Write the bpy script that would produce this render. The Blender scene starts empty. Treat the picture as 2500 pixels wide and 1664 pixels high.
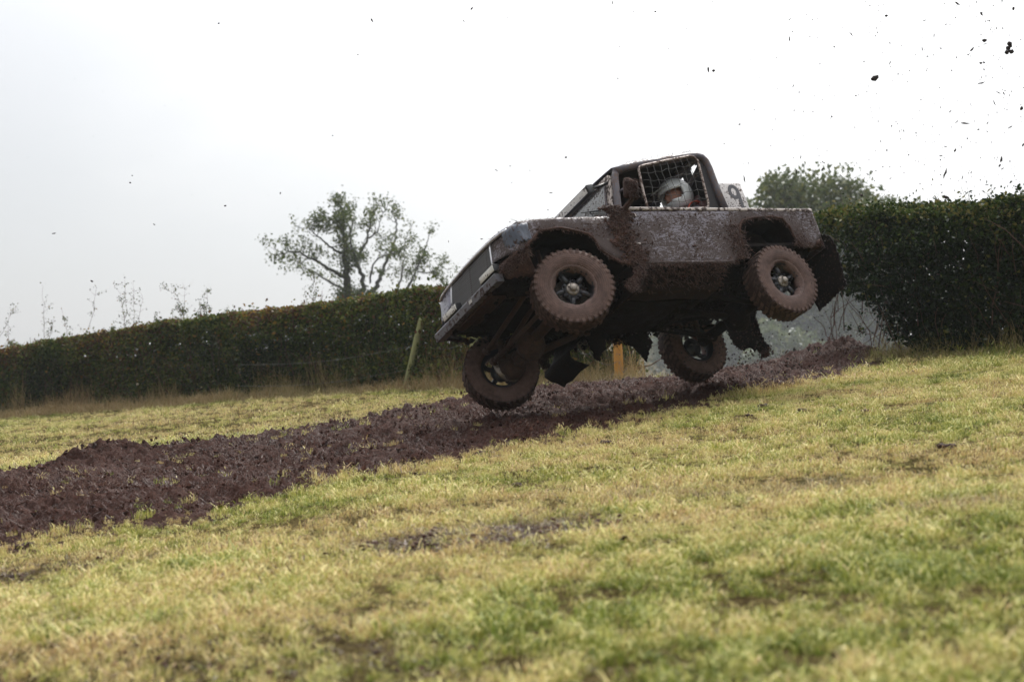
import bpy, bmesh, math, random
import numpy as np
from mathutils import Matrix, Vector, Euler

rad = math.radians
scene = bpy.context.scene
COL = scene.collection

# ------------------------------------------------------------------ camera
F = 3472.0                      # focal length in pixels of the 2500 px wide photograph (50 mm lens)
cam = bpy.data.cameras.new('camera')
cam.lens = 50.0; cam.sensor_width = 36.0
cam.clip_start = 0.05; cam.clip_end = 3000
cam.dof.use_dof = True; cam.dof.focus_distance = 12.9; cam.dof.aperture_fstop = 2.3
cam_ob = bpy.data.objects.new('camera', cam); COL.objects.link(cam_ob)
cam_ob.location = (0, 0, 0); cam_ob.rotation_euler = (rad(90), 0, 0)
scene.camera = cam_ob

# ------------------------------------------------------------------ exposure, sky, sun
scene.view_settings.view_transform = 'Standard'
scene.view_settings.look = 'None'
scene.view_settings.gamma = 1.0
scene.view_settings.exposure = 1.2
SUN_EL, SUN_AZ = rad(48), rad(16)      # behind the hedge, a little to the right

world = bpy.data.worlds.new('World'); scene.world = world
world.use_nodes = True
wn = world.node_tree; wn.nodes.clear()

def nd(nt, t, ins=None, **props):
    n = nt.nodes.new(t)
    for k, v in props.items(): setattr(n, k, v)
    for k, v in (ins or {}).items():
        s = n.inputs[k]
        if isinstance(v, bpy.types.NodeSocket): nt.links.new(v, s)
        else: s.default_value = v
    return n

def mth(nt, op, a, b=None, c=None, clamp=False):
    n = nt.nodes.new('ShaderNodeMath'); n.operation = op; n.use_clamp = clamp
    for i, v in enumerate((a, b, c)):
        if v is None: continue
        if isinstance(v, bpy.types.NodeSocket): nt.links.new(v, n.inputs[i])
        else: n.inputs[i].default_value = v
    return n.outputs[0]

def mapr(nt, v, a, b, c=0.0, d=1.0, smooth=False):
    n = nd(nt, 'ShaderNodeMapRange', {0: v, 1: a, 2: b, 3: c, 4: d})
    if smooth: n.interpolation_type = 'SMOOTHSTEP'
    return n.outputs[0]

def mixc(nt, f, a, b, mode='MIX'):
    n = nt.nodes.new('ShaderNodeMix'); n.data_type = 'RGBA'; n.blend_type = mode
    for i, v in ((0, f), (6, a), (7, b)):
        if isinstance(v, bpy.types.NodeSocket): nt.links.new(v, n.inputs[i])
        else: n.inputs[i].default_value = v if i == 0 else (tuple(v) + (1,) if len(v) == 3 else v)
    return n.outputs[2]

def noise(nt, vec, scale, detail=4, rough=.55, dist=0.0, dim='3D'):
    n = nd(nt, 'ShaderNodeTexNoise', {'Scale': scale, 'Detail': detail, 'Roughness': rough, 'Distortion': dist}, noise_dimensions=dim)
    if vec is not None: nt.links.new(vec, n.inputs['Vector'])
    return n.outputs[0]

# overcast: Nishita behind an even cloud deck that brightens towards the zenith
sky = nd(wn, 'ShaderNodeTexSky', sky_type='NISHITA', sun_disc=False, sun_elevation=SUN_EL, sun_rotation=SUN_AZ)
tc = nd(wn, 'ShaderNodeTexCoord')
sep = nd(wn, 'ShaderNodeSeparateXYZ', {0: tc.outputs['Generated']})
zen = mth(wn, 'MAXIMUM', sep.outputs[2], 0.0)
mp = nd(wn, 'ShaderNodeMapping', {0: tc.outputs['Generated'], 'Location': (3.31, 0.2, 1.7), 'Scale': (1.0, 1.0, 2.2)})
cl = noise(wn, mp.outputs[0], 1.55, 5, .5, .2)
clf = mapr(wn, cl, .38, .66, 0, 1, True)
# the veiled sun brightens its side of the cloud deck
dt = nd(wn, 'ShaderNodeVectorMath', {0: tc.outputs['Generated'], 1: (math.sin(SUN_AZ) * math.cos(SUN_EL), math.cos(SUN_AZ) * math.cos(SUN_EL), math.sin(SUN_EL))}, operation='DOT_PRODUCT')
glow = mth(wn, 'POWER', mth(wn, 'MULTIPLY_ADD', dt.outputs['Value'], .5, .5), 6.0)
lum = mth(wn, 'MULTIPLY', mth(wn, 'MULTIPLY_ADD', mth(wn, 'POWER', zen, 1.7), .66, .405), mth(wn, 'MULTIPLY_ADD', glow, 1.65, .50))
cc = mixc(wn, clf, (.84, .855, .88), (1.0, 1.0, 1.0))
vm = nd(wn, 'ShaderNodeVectorMath', {0: cc, 1: (1, 1, 1)}, operation='MULTIPLY')
sc_ = nd(wn, 'ShaderNodeVectorMath', {0: vm.outputs[0]}, operation='SCALE'); wn.links.new(lum, sc_.inputs['Scale'])
bg1 = nd(wn, 'ShaderNodeBackground', {0: sky.outputs[0], 1: 0.06})
bg2 = nd(wn, 'ShaderNodeBackground', {0: sc_.outputs[0], 1: 1.0})
mx = nd(wn, 'ShaderNodeMixShader', {0: 0.94, 1: bg1.outputs[0], 2: bg2.outputs[0]})
nd(wn, 'ShaderNodeOutputWorld', {0: mx.outputs[0]})

sun = bpy.data.lights.new('sun', 'SUN'); sun.energy = 1.5; sun.angle = rad(14); sun.color = (1.0, .96, .90)
sun_ob = bpy.data.objects.new('sun', sun); COL.objects.link(sun_ob)
sd = Vector((math.sin(SUN_AZ) * math.cos(SUN_EL), math.cos(SUN_AZ) * math.cos(SUN_EL), math.sin(SUN_EL)))
sun_ob.rotation_euler = (-sd).to_track_quat('-Z', 'Y').to_euler()
sun_ob.location = sd * 60

scene.cycles.max_bounces = 6
scene.cycles.diffuse_bounces = 3
scene.cycles.glossy_bounces = 3
scene.cycles.transmission_bounces = 6
scene.cycles.transparent_max_bounces = 8
scene.cycles.volume_bounces = 1
scene.cycles.use_denoising = True

# ------------------------------------------------------------------ helpers
def ray(px, py, Y):
    """a photograph pixel at distance Y in front of the camera"""
    return Vector(((px - 1250) / F * Y, Y, -(py - 832) / F * Y))

def tag(o, label=None, cat=None, group=None, kind=None):
    if label: o['label'] = label
    if cat: o['category'] = cat
    if group: o['group'] = group
    if kind: o['kind'] = kind
    return o

def link(name, data, parent=None):
    o = bpy.data.objects.new(name, data); COL.objects.link(o)
    if parent is not None: o.parent = parent
    return o

class G:
    """collects shapes and links them as one mesh object"""
    def __init__(s): s.v = []; s.f = []; s.sm = []
    def add(s, vs, fs, smooth=False):
        b = len(s.v); s.v += [tuple(p) for p in vs]
        s.f += [tuple(b + i for i in f) for f in fs]; s.sm += [smooth] * len(fs)
    def box(s, c, d, rot=None, bev=0.0):
        c = Vector(c); h = Vector(d) / 2
        R = Euler(rot).to_matrix() if rot else Matrix.Identity(3)
        if bev > 0:
            bm = bmesh.new(); bmesh.ops.create_cube(bm, size=1.0)
            for v in bm.verts: v.co = Vector((v.co.x * d[0], v.co.y * d[1], v.co.z * d[2]))
            bmesh.ops.bevel(bm, geom=bm.edges[:], offset=min(bev, min(d) * .45), segments=2, profile=.5, affect='EDGES')
            bm.verts.ensure_lookup_table(); bm.verts.index_update()
            s.add([c + R @ v.co for v in bm.verts], [[v.index for v in f.verts] for f in bm.faces], True); bm.free(); return
        vs = [c + R @ Vector((x * h.x, y * h.y, z * h.z)) for x in (-1, 1) for y in (-1, 1) for z in (-1, 1)]
        s.add(vs, [(0, 1, 3, 2), (4, 6, 7, 5), (0, 4, 5, 1), (2, 3, 7, 6), (0, 2, 6, 4), (1, 5, 7, 3)])
    def tube(s, pts, r, n=8, cap=True, closed=False):
        P = [Vector(p) for p in pts]; m = len(P)
        rs = r if isinstance(r, (list, tuple)) else [r] * m
        up = None; rings = []
        for i in range(m):
            if closed: t = P[(i + 1) % m] - P[i - 1]
            else: t = P[min(i + 1, m - 1)] - P[max(i - 1, 0)]
            t.normalize()
            if up is None:
                up = Vector((0, 0, 1)) if abs(t.z) < .9 else Vector((1, 0, 0))
            x = up.cross(t)
            if x.length < 1e-6: x = Vector((1, 0, 0)).cross(t)
            x.normalize(); y = t.cross(x).normalized(); up = y
            rings.append([P[i] + (x * math.cos(a) + y * math.sin(a)) * rs[i] for a in [2 * math.pi * k / n for k in range(n)]])
        vs = [p for ring in rings for p in ring]; fs = []
        for i in range(m if closed else m - 1):
            j = (i + 1) % m
            for k in range(n):
                k2 = (k + 1) % n
                fs.append((i * n + k, i * n + k2, j * n + k2, j * n + k))
        if cap and not closed:
            fs.append(tuple(range(n))[::-1]); fs.append(tuple((m - 1) * n + k for k in range(n)))
        s.add(vs, fs, True)
    def lathe(s, prof, n=48, axis='y', jit=None):
        """prof: (radius, offset along the axis)"""
        vs = []; fs = []; m = len(prof)
        for i in range(n):
            a = 2 * math.pi * i / n
            for j, (r, h) in enumerate(prof):
                rr = r if jit is None else r + jit(i, j)
                if axis == 'y': vs.append((rr * math.cos(a), h, rr * math.sin(a)))
                else: vs.append((rr * math.cos(a), rr * math.sin(a), h))
        for i in range(n):
            i2 = (i + 1) % n
            for j in range(m - 1): fs.append((i * m + j, i * m + j + 1, i2 * m + j + 1, i2 * m + j))
        s.add(vs, fs, True)
    def prism(s, pts, axis, a, b):
        """closed outline extruded along an axis from a to b; pts are the other two coordinates in x,y,z order"""
        def mk(p, h):
            q = list(p); q.insert('xyz'.index(axis), h); return q
        n = len(pts)
        vs = [mk(p, a) for p in pts] + [mk(p, b) for p in pts]
        s.add(vs, [tuple(range(n))[::-1], tuple(range(n, 2 * n))] + [(i, (i + 1) % n, n + (i + 1) % n, n + i) for i in range(n)])
    def grid(s, rows, smooth=True, closed=False):
        m = len(rows[0]); vs = [p for r in rows for p in r]; fs = []
        for i in range(len(rows) - 1):
            for j in range(m - 1 + (1 if closed else 0)):
                j2 = (j + 1) % m
                fs.append((i * m + j, i * m + j2, (i + 1) * m + j2, (i + 1) * m + j))
        s.add(vs, fs, smooth)
    def blob(s, c, r, sq=(1, 1, 1), seed=0, sub=1, rough=.35, rot=None):
        bm = bmesh.new(); bmesh.ops.create_icosphere(bm, subdivisions=sub, radius=1)
        rn = random.Random(seed); R = Euler(rot).to_matrix() if rot else Matrix.Identity(3)
        bm.verts.ensure_lookup_table(); bm.verts.index_update()
        vs = []
        for v in bm.verts:
            k = r * (1 + rn.uniform(-rough, rough))
            vs.append(Vector(c) + R @ Vector((v.co.x * k * sq[0], v.co.y * k * sq[1], v.co.z * k * sq[2])))
        s.add(vs, [[v.index for v in f.verts] for f in bm.faces], False); bm.free()
    def ico(s, c, r, sq=(1, 1, 1)):
        """cheap 8-faced lump"""
        c = Vector(c)
        vs = [c + Vector(d) * r * random.uniform(.6, 1.25) for d in ((sq[0], 0, 0), (-sq[0], 0, 0), (0, sq[1], 0), (0, -sq[1], 0), (0, 0, sq[2]), (0, 0, -sq[2]))]
        s.add(vs, [(0, 2, 4), (2, 1, 4), (1, 3, 4), (3, 0, 4), (2, 0, 5), (1, 2, 5), (3, 1, 5), (0, 3, 5)])
    def mesh(s, name):
        me = bpy.data.meshes.new(name); me.from_pydata(s.v, [], s.f)
        me.polygons.foreach_set('use_smooth', s.sm); me.update(); return me
    def obj(s, name, mat, parent=None):
        me = s.mesh(name); me.materials.append(mat); return link(name, me, parent)

def np_mesh(name, V, Fc, mat, parent=None, attrs=None, smooth=False):
    """numpy arrays to one mesh; Fc (n,3) or (n,4); attrs: per-face float values"""
    me = bpy.data.meshes.new(name); k = Fc.shape[1]
    me.vertices.add(len(V)); me.vertices.foreach_set('co', np.ascontiguousarray(V, np.float32).ravel())
    me.loops.add(Fc.size); me.loops.foreach_set('vertex_index', np.ascontiguousarray(Fc, np.int32).ravel())
    me.polygons.add(len(Fc)); me.polygons.foreach_set('loop_start', np.arange(0, Fc.size, k, dtype=np.int32))
    if smooth: me.polygons.foreach_set('use_smooth', np.ones(len(Fc), bool))
    for a, (dom, vals) in (attrs or {}).items():
        at = me.attributes.new(a, 'FLOAT', dom); at.data.foreach_set('value', np.ascontiguousarray(vals, np.float32))
    me.update(calc_edges=True)
    if mat: me.materials.append(mat)
    return link(name, me, parent) if name else me

_rng = np.random.default_rng(7)
_lat = _rng.random((256, 256)).astype(np.float32)
def vn(x, y, f, seed=0):
    """smooth value noise in -1..1"""
    x = np.asarray(x, float) * f + seed * 17.31; y = np.asarray(y, float) * f + seed * 9.77
    xi = np.floor(x).astype(int); yi = np.floor(y).astype(int); u = x - xi; v = y - yi
    u = u * u * (3 - 2 * u); v = v * v * (3 - 2 * v)
    a = _lat[xi & 255, yi & 255]; b = _lat[(xi + 1) & 255, yi & 255]; c = _lat[xi & 255, (yi + 1) & 255]; d = _lat[(xi + 1) & 255, (yi + 1) & 255]
    return ((a * (1 - u) + b * u) * (1 - v) + (c * (1 - u) + d * u) * v) * 2 - 1
def sstep(a, b, x):
    t = np.clip((np.asarray(x, float) - a) / (b - a), 0, 1); return t * t * (3 - 2 * t)

# ------------------------------------------------------------------ materials
def new_mat(name):
    m = bpy.data.materials.new(name); m.use_nodes = True; nt = m.node_tree; nt.nodes.clear()
    out = nd(nt, 'ShaderNodeOutputMaterial'); return m, nt, out

def principled(nt, out, base, rough=.6, metal=0.0, bump=None, bstr=.5, bdist=.01, spec=.5, **kw):
    p = nd(nt, 'ShaderNodeBsdfPrincipled')
    for key, v in (('Base Color', base), ('Roughness', rough), ('Metallic', metal), ('Specular IOR Level', spec)):
        if isinstance(v, bpy.types.NodeSocket): nt.links.new(v, p.inputs[key])
        else: p.inputs[key].default_value = tuple(v) + (1,) if isinstance(v, tuple) else v
    for k, v in kw.items(): p.inputs[k.replace('_', ' ')].default_value = v
    if bump is not None:
        b = nd(nt, 'ShaderNodeBump', {'Strength': bstr, 'Distance': bdist, 'Height': bump})
        nt.links.new(b.outputs[0], p.inputs['Normal'])
    nt.links.new(p.outputs[0], out.inputs[0]); return p

MUD, MUD_L = (.052, .031, .027), (.135, .083, .070)

def obj_coord(nt): return nd(nt, 'ShaderNodeTexCoord').outputs['Object']

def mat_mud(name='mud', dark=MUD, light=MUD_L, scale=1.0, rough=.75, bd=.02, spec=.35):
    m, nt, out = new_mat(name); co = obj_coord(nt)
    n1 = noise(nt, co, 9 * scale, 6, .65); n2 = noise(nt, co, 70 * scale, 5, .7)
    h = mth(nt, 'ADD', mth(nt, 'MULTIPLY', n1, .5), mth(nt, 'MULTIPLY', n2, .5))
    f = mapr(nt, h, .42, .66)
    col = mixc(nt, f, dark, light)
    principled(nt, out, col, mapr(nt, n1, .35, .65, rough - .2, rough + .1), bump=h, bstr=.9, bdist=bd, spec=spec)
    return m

def mat_paint(name, paint, film=.35, amount=0.0, rough=.38):
    """grey-lilac paint under a film and a spatter of mud; heavier round the wheel arches"""
    m, nt, out = new_mat(name); co = obj_coord(nt)
    s = nd(nt, 'ShaderNodeSeparateXYZ', {0: co}); x, z = s.outputs[0], s.outputs[2]
    def arch(cx, cz, r0, r1):
        dx = mth(nt, 'SUBTRACT', x, cx); dz = mth(nt, 'SUBTRACT', z, cz)
        d = mth(nt, 'SQRT', mth(nt, 'ADD', mth(nt, 'MULTIPLY', dx, dx), mth(nt, 'MULTIPLY', dz, dz)))
        return mapr(nt, d, r0, r1, 1, 0, True)
    am = mth(nt, 'MAXIMUM', arch(-.05, .70, .34, .52), arch(-2.32, .75, .38, .66))
    am = mth(nt, 'MAXIMUM', am, arch(-.62, .88, .06, .36))
    low = mapr(nt, z, .95, .68, 0, .5, True)
    top = mapr(nt, z, 1.08, 1.20, 0, .22, True)
    mp = nd(nt, 'ShaderNodeMapping', {0: co, 'Rotation': (0, rad(38), 0), 'Scale': (1.0, 1.0, 1.9)})
    n1 = noise(nt, co, 5.5, 4, .6); n2 = noise(nt, mp.outputs[0], 30, 5, .70); n3 = noise(nt, co, 85, 3, .6)
    cov = mth(nt, 'ADD', mth(nt, 'MULTIPLY', n1, .38), mth(nt, 'MULTIPLY', n2, .80))
    cov = mth(nt, 'ADD', cov, mth(nt, 'MULTIPLY', n3, .45))
    bias = mth(nt, 'ADD', mth(nt, 'MULTIPLY', am, .105), mth(nt, 'MULTIPLY', low, .06))
    bias = mth(nt, 'SUBTRACT', mth(nt, 'ADD', bias, amount), mth(nt, 'MULTIPLY', top, .20))
    cov = mth(nt, 'ADD', cov, bias)
    f = mapr(nt, cov, .770, .835, 0, 1, True)
    filmf = mth(nt, 'MULTIPLY', mapr(nt, mth(nt, 'ADD', n1, bias), .35, .75), film * 2, clamp=True)
    c1 = mixc(nt, filmf, paint, (.115, .080, .074))
    col = mixc(nt, f, c1, mixc(nt, n3, (.026, .017, .016), (.085, .056, .050)))
    rg = mapr(nt, f, 0, 1, rough, .78)
    principled(nt, out, col, rg, bump=mth(nt, 'ADD', mth(nt, 'MULTIPLY', f, .6), mth(nt, 'MULTIPLY', n3, .15)), bstr=.8, bdist=.006)
    return m

def mat_simple(name, base, rough=.5, metal=0.0, speck=0.0, sscale=60, speck_col=MUD, bstr=0.0):
    m, nt, out = new_mat(name); co = obj_coord(nt)
    n1 = noise(nt, co, sscale, 4, .6); n2 = noise(nt, co, sscale * .2, 3, .5)
    col = mixc(nt, mapr(nt, n2, .3, .7), tuple(c * .85 for c in base), tuple(min(1, c * 1.12) for c in base))
    if speck > 0:
        f = mapr(nt, mth(nt, 'ADD', mth(nt, 'MULTIPLY', n1, .7), mth(nt, 'MULTIPLY', n2, .3)), .66 - speck * .2, .70 - speck * .2)
        col = mixc(nt, f, col, speck_col); rg = mapr(nt, f, 0, 1, rough, .8)
    else: rg = rough
    principled(nt, out, col, rg, metal, bump=n1 if bstr else None, bstr=bstr, bdist=.004)
    return m

M = {}
M['mud'] = mat_mud('mud', (.030, .016, .013), (.110, .060, .047), 1.0, .8, .02, .15)
M['mud_dark'] = mat_mud('shaded underbody mud', (.0045, .0035, .0035), (.022, .014, .012), 1.0, .85, .02, .10)  # mud colour darkened: shade of underside and arches put into it
M['mud_tank'] = mat_mud('mud on the tank', (.012, .0075, .006), (.060, .034, .024), 2.2, .85, .03, .15)
M['mud_brown'] = mat_mud('brown caked mud', (.030, .017, .0125), (.100, .054, .037), 1.6, .8, .015)
M['paint'] = mat_paint('muddy lilac grey paint', (.160, .143, .172), .42, .008, .42)
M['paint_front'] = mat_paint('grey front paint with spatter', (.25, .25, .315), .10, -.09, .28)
M['paint_dirty'] = mat_paint('very muddy paint', (.19, .175, .215), .6, .07)
M['cage'] = mat_simple('muddy roll cage', (.065, .055, .068), .42, 0, .75, 45, (.10, .066, .058), .4)
M['trim'] = mat_simple('pale trim with mud flecks', (.46, .40, .36), .5, 0, .9, 30)
M['black'] = mat_simple('black plastic', (.012, .012, .014), .45, 0, .2, 40)
M['tarpaulin'] = mat_simple('dark cabin lining', (.02, .018, .02), .8)
M['alloy'] = mat_simple('bare aluminium edge', (.62, .62, .64), .3, .6, .35, 50)
M['lens'] = mat_simple('led lens with spatter', (.68, .66, .62), .15, 0, .55, 40)
M['steel'] = mat_simple('hub steel', (.24, .21, .18), .35, .7, .45, 60)
M['spoke'] = mat_simple('black wheel paint', (.02, .021, .026), .35, .2, .35, 30)
M['net'] = mat_simple('grey net cord', (.085, .082, .08), .8)
M['bumper'] = mat_simple('scuffed grey bumper', (.13, .128, .15), .4, 0, .55, 26, (.05, .032, .028), .3)
M['pipe'] = mat_simple('muddy net frame tube', (.34, .28, .25), .5, .2, .85, 40, (.09, .055, .045))
M['tape'] = mat_simple('blue grey tape', (.070, .082, .112), .5, 0, .6, 30, MUD, .3)
M['helmet'] = mat_simple('white helmet', (.86, .89, .92), .2, 0, .22, 32)
M['suit'] = mat_simple('dark race suit', (.045, .042, .055), .85)
M['skin'] = mat_simple('skin', (.42, .22, .16), .55)
M['strap'] = mat_simple('orange harness', (.62, .10, .05), .6)
M['seat'] = mat_simple('maroon seat', (.12, .05, .05), .7, 0, .3, 20)
M['board'] = mat_simple('white number board', (.62, .58, .56), .5, 0, .6, 55)
M['digit'] = mat_simple('grey digit', (.085, .082, .09), .6, 0, .3, 60)
M['rust'] = mat_simple('rusty stain', (.30, .10, .03), .7, 0, .5, 40)

def mat_tyre():
    m, nt, out = new_mat('mud coated tyre'); co = obj_coord(nt)
    s = nd(nt, 'ShaderNodeSeparateXYZ', {0: co}); x, z = s.outputs[0], s.outputs[2]
    r = mth(nt, 'SQRT', mth(nt, 'ADD', mth(nt, 'MULTIPLY', x, x), mth(nt, 'MULTIPLY', z, z)))
    n1 = noise(nt, co, 14, 4, .6); n2 = noise(nt, co, 90, 4, .7)
    rr = mth(nt, 'ADD', r, mth(nt, 'MULTIPLY', n1, .004))
    ring = mth(nt, 'SINE', mth(nt, 'MULTIPLY', rr, 760.0))
    ring2 = mth(nt, 'SINE', mth(nt, 'MULTIPLY', rr, 310.0))
    rg = mth(nt, 'ADD', mth(nt, 'MULTIPLY', ring, .5), mth(nt, 'MULTIPLY', ring2, .5))
    col = mixc(nt, mapr(nt, n1, .3, .7), (.066, .039, .032), (.140, .087, .072))
    col = mixc(nt, mapr(nt, rg, -.9, -.35, .55, 0), col, (.05, .030, .026))
    gap = mapr(nt, r, .374, .384, .75, 0)          # darker colour down in the tread grooves
    tread = mapr(nt, r, .366, .370, 0, 1)
    col = mixc(nt, mth(nt, 'MULTIPLY', gap, tread), col, (.028, .018, .016))
    h = mth(nt, 'ADD', mth(nt, 'MULTIPLY', rg, .25), n2)
    principled(nt, out, col, .72, bump=h, bstr=.6, bdist=.006, spec=.22); return m
M['tyre'] = mat_tyre()

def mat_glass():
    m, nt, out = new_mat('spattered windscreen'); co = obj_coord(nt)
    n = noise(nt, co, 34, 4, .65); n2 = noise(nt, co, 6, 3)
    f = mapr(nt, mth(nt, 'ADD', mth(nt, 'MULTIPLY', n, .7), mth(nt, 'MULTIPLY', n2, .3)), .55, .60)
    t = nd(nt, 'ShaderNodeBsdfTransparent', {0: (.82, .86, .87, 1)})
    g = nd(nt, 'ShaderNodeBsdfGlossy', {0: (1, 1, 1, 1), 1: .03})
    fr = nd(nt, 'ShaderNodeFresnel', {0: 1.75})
    film = nd(nt, 'ShaderNodeBsdfDiffuse', {0: (.62, .62, .60, 1)})          # pale layer standing in for sky reflected in the glass
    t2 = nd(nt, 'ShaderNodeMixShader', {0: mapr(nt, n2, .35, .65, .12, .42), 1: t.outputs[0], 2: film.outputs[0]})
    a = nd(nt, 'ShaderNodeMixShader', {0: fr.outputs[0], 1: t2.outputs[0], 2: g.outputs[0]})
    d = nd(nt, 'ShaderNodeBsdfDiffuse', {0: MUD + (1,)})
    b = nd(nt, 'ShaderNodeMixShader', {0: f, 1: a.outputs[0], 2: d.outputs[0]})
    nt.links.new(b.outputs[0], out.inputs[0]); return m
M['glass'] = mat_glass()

def mat_leaf(name, stops, translucent=.35, attr='tint', inst=False, gloss=.12, rough=.45):
    """stops: (position, colour) looked up by the leaf's own tint"""
    m, nt, out = new_mat(name)
    a = nd(nt, 'ShaderNodeAttribute', attribute_name=attr)
    fac = a.outputs['Fac']
    if inst:
        b = nd(nt, 'ShaderNodeAttribute', attribute_name='patch', attribute_type='INSTANCER')
        fac = mth(nt, 'ADD', mth(nt, 'MULTIPLY_ADD', fac, .55, -.05), mth(nt, 'MULTIPLY', b.outputs['Fac'], .55))
    ramp = nd(nt, 'ShaderNodeValToRGB', {0: fac}); cr = ramp.color_ramp
    while len(cr.elements) < len(stops): cr.elements.new(.5)
    for e, (p, c) in zip(cr.elements, stops): e.position = p; e.color = tuple(c) + (1,)
    d = nd(nt, 'ShaderNodeBsdfDiffuse', {0: ramp.outputs[0]})
    t = nd(nt, 'ShaderNodeBsdfTranslucent', {0: ramp.outputs[0]})
    mx = nd(nt, 'ShaderNodeMixShader', {0: translucent, 1: d.outputs[0], 2: t.outputs[0]})
    g = nd(nt, 'ShaderNodeBsdfGlossy', {0: (1, 1, 1, 1), 1: rough})
    fr = nd(nt, 'ShaderNodeFresnel', {0: 1.3})
    mx2 = nd(nt, 'ShaderNodeMixShader', {0: mth(nt, 'MULTIPLY', fr.outputs[0], gloss), 1: mx.outputs[0], 2: g.outputs[0]})
    nt.links.new(mx2.outputs[0], out.inputs[0]); return m

M['hedge'] = mat_leaf('hedge leaves', [(0, (.012, .022, .009)), (.45, (.058, .086, .022)), (.66, (.14, .155, .034)), (.78, (.085, .048, .028)), (.90, (.115, .055, .034)), (1, (.26, .16, .035))], .28, gloss=.04, rough=.5)
M['hedge_dark'] = mat_leaf('shaded hedge leaves', [(0, (.006, .012, .005)), (.6, (.018, .034, .010)), (.9, (.065, .095, .022)), (1, (.16, .14, .04))], .2, gloss=.04, rough=.5)  # darker leaf copy, backlit shade put into the colour
M['tree'] = mat_leaf('tree leaves', [(0, (.035, .055, .018)), (.6, (.075, .105, .032)), (1, (.16, .17, .04))], .4)
M['tree_far'] = mat_leaf('hazed far tree leaves', [(0, (.045, .065, .025)), (.6, (.085, .11, .04)), (1, (.16, .16, .055))], .4)  # paler leaves, some of the distance haze put into the colour
M['grass'] = mat_leaf('field grass', [(0, (.045, .078, .006)), (.20, (.155, .215, .028)), (.42, (.43, .43, .095)), (.66, (.76, .66, .29)), (.85, (.54, .36, .17)), (1, (.070, .040, .020))], .18, inst=True, gloss=.05, rough=.6)
M['dry'] = mat_leaf('dry verge grass', [(0, (.05, .085, .020)), (.3, (.20, .17, .06)), (.6, (.42, .32, .16)), (.85, (.30, .185, .09)), (1, (.10, .055, .03))], .35, inst=True, gloss=.04, rough=.6)
M['mudstrand'] = mat_leaf('mud soaked stubble', [(0, (.018, .008, .006)), (.6, (.075, .035, .026)), (.92, (.14, .070, .050)), (1, (.28, .17, .10))], .05, inst=True, gloss=.08, rough=.5)

def mat_bark(name, c1, c2, scale=12):
    m, nt, out = new_mat(name); co = obj_coord(nt)
    mp = nd(nt, 'ShaderNodeMapping', {0: co, 'Scale': (1, 1, .25)})
    n = noise(nt, mp.outputs[0], scale, 5, .65); n2 = noise(nt, co, scale * .3, 3)
    col = mixc(nt, mth(nt, 'ADD', mth(nt, 'MULTIPLY', n, .7), mth(nt, 'MULTIPLY', n2, .3)), c1, c2)
    principled(nt, out, col, .85, bump=n, bstr=.7, bdist=.01, spec=.2); return m
M['bark'] = mat_bark('bark', (.02, .022, .018), (.085, .085, .07), 3)
M['twig'] = mat_bark('hedge twig', (.035, .022, .016), (.15, .085, .06), 20)
M['post_green'] = mat_bark('weathered green post', (.17, .19, .085), (.40, .40, .20), 24)
M['post_orange'] = mat_bark('fresh orange post', (.42, .19, .045), (.68, .36, .10), 24)
M['post_grey'] = mat_bark('old grey post', (.055, .045, .035), (.14, .115, .085), 24)
M['wire'] = mat_simple('galvanised wire', (.20, .20, .20), .6, .5)

# ------------------------------------------------------------------ terrain
HX = np.array([-60., -24., -11.2, -6.7, -1.9, 1.6, 4.4, 5.5, 6.2, 8.0, 12.0, 60.])
HY = np.array([70., 38.5, 31.2, 29.0, 24.8, 20.2, 19.4, 16.9, 15.7, 12.5, 6.0, -60.])
def hedge_y(X): return np.interp(X, HX, HY)
TD = np.array([.755, .656]); TN = np.array([-.656, .755])       # along and across the muddy track
def track_uv(X, Y): return X * TD[0] + Y * TD[1], X * TN[0] + Y * TN[1]
def track_mask(X, Y):
    t, o = track_uv(X, Y)
    lo = 8.05 + .85 * sstep(5.5, 12.2, t) + 1.9 * sstep(12.6, 16.6, t) + .28 * vn(X, Y, .55, 3) + .26 * vn(X, Y, 2.1, 4) + .12 * vn(X, Y, 5.0, 7)
    hi = 13.15 + .22 * vn(X, Y, .5, 5) + .18 * vn(X, Y, 2.3, 6)
    m = sstep(lo - .42, lo + .42, o) * (1 - sstep(hi - .18, hi + .16, o))
    return m * (1 - sstep(21., 24., t))
def ground_z(X, Y):
    X = np.asarray(X, float); Y = np.asarray(Y, float)
    Xc = np.where(X > 14, 14 + (X - 14) * .2, np.where(X < -26, -26 + (X + 26) * .2, X))
    Yc = np.clip(Y, -20, 60)
    z = -1.0 + .1055 * Xc + .0165 * Yc
    s = (Y - hedge_y(X)) * .72
    t, o = track_uv(X, Y)
    # the land falls away beyond the hedge, sooner where the track cuts through it
    d = np.clip(s + .2, 0, None)
    z = z - np.minimum(.16 * d + .004 * d * d, 4.6) - .05 * np.clip(d - 4, 0, None) * 0
    # bank on the right of the gap, hollow on the left of it
    z = z - .14 * np.exp(-((X - 2.5) ** 2 / .9 + (Y - 18.6) ** 2 / 3.0))
    z = z + .10 * np.exp(-((X - 4.3) ** 2 / .5 + (Y - 19.6) ** 2 / 1.5))
    near = 1 - sstep(30, 45, np.hypot(X, Y))
    z = z + near * (.030 * vn(X, Y, .45, 1) + .014 * vn(X, Y, 1.6, 2))
    return z
def gz(x, y): return float(ground_z(np.array([x]), np.array([y]))[0])

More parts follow.
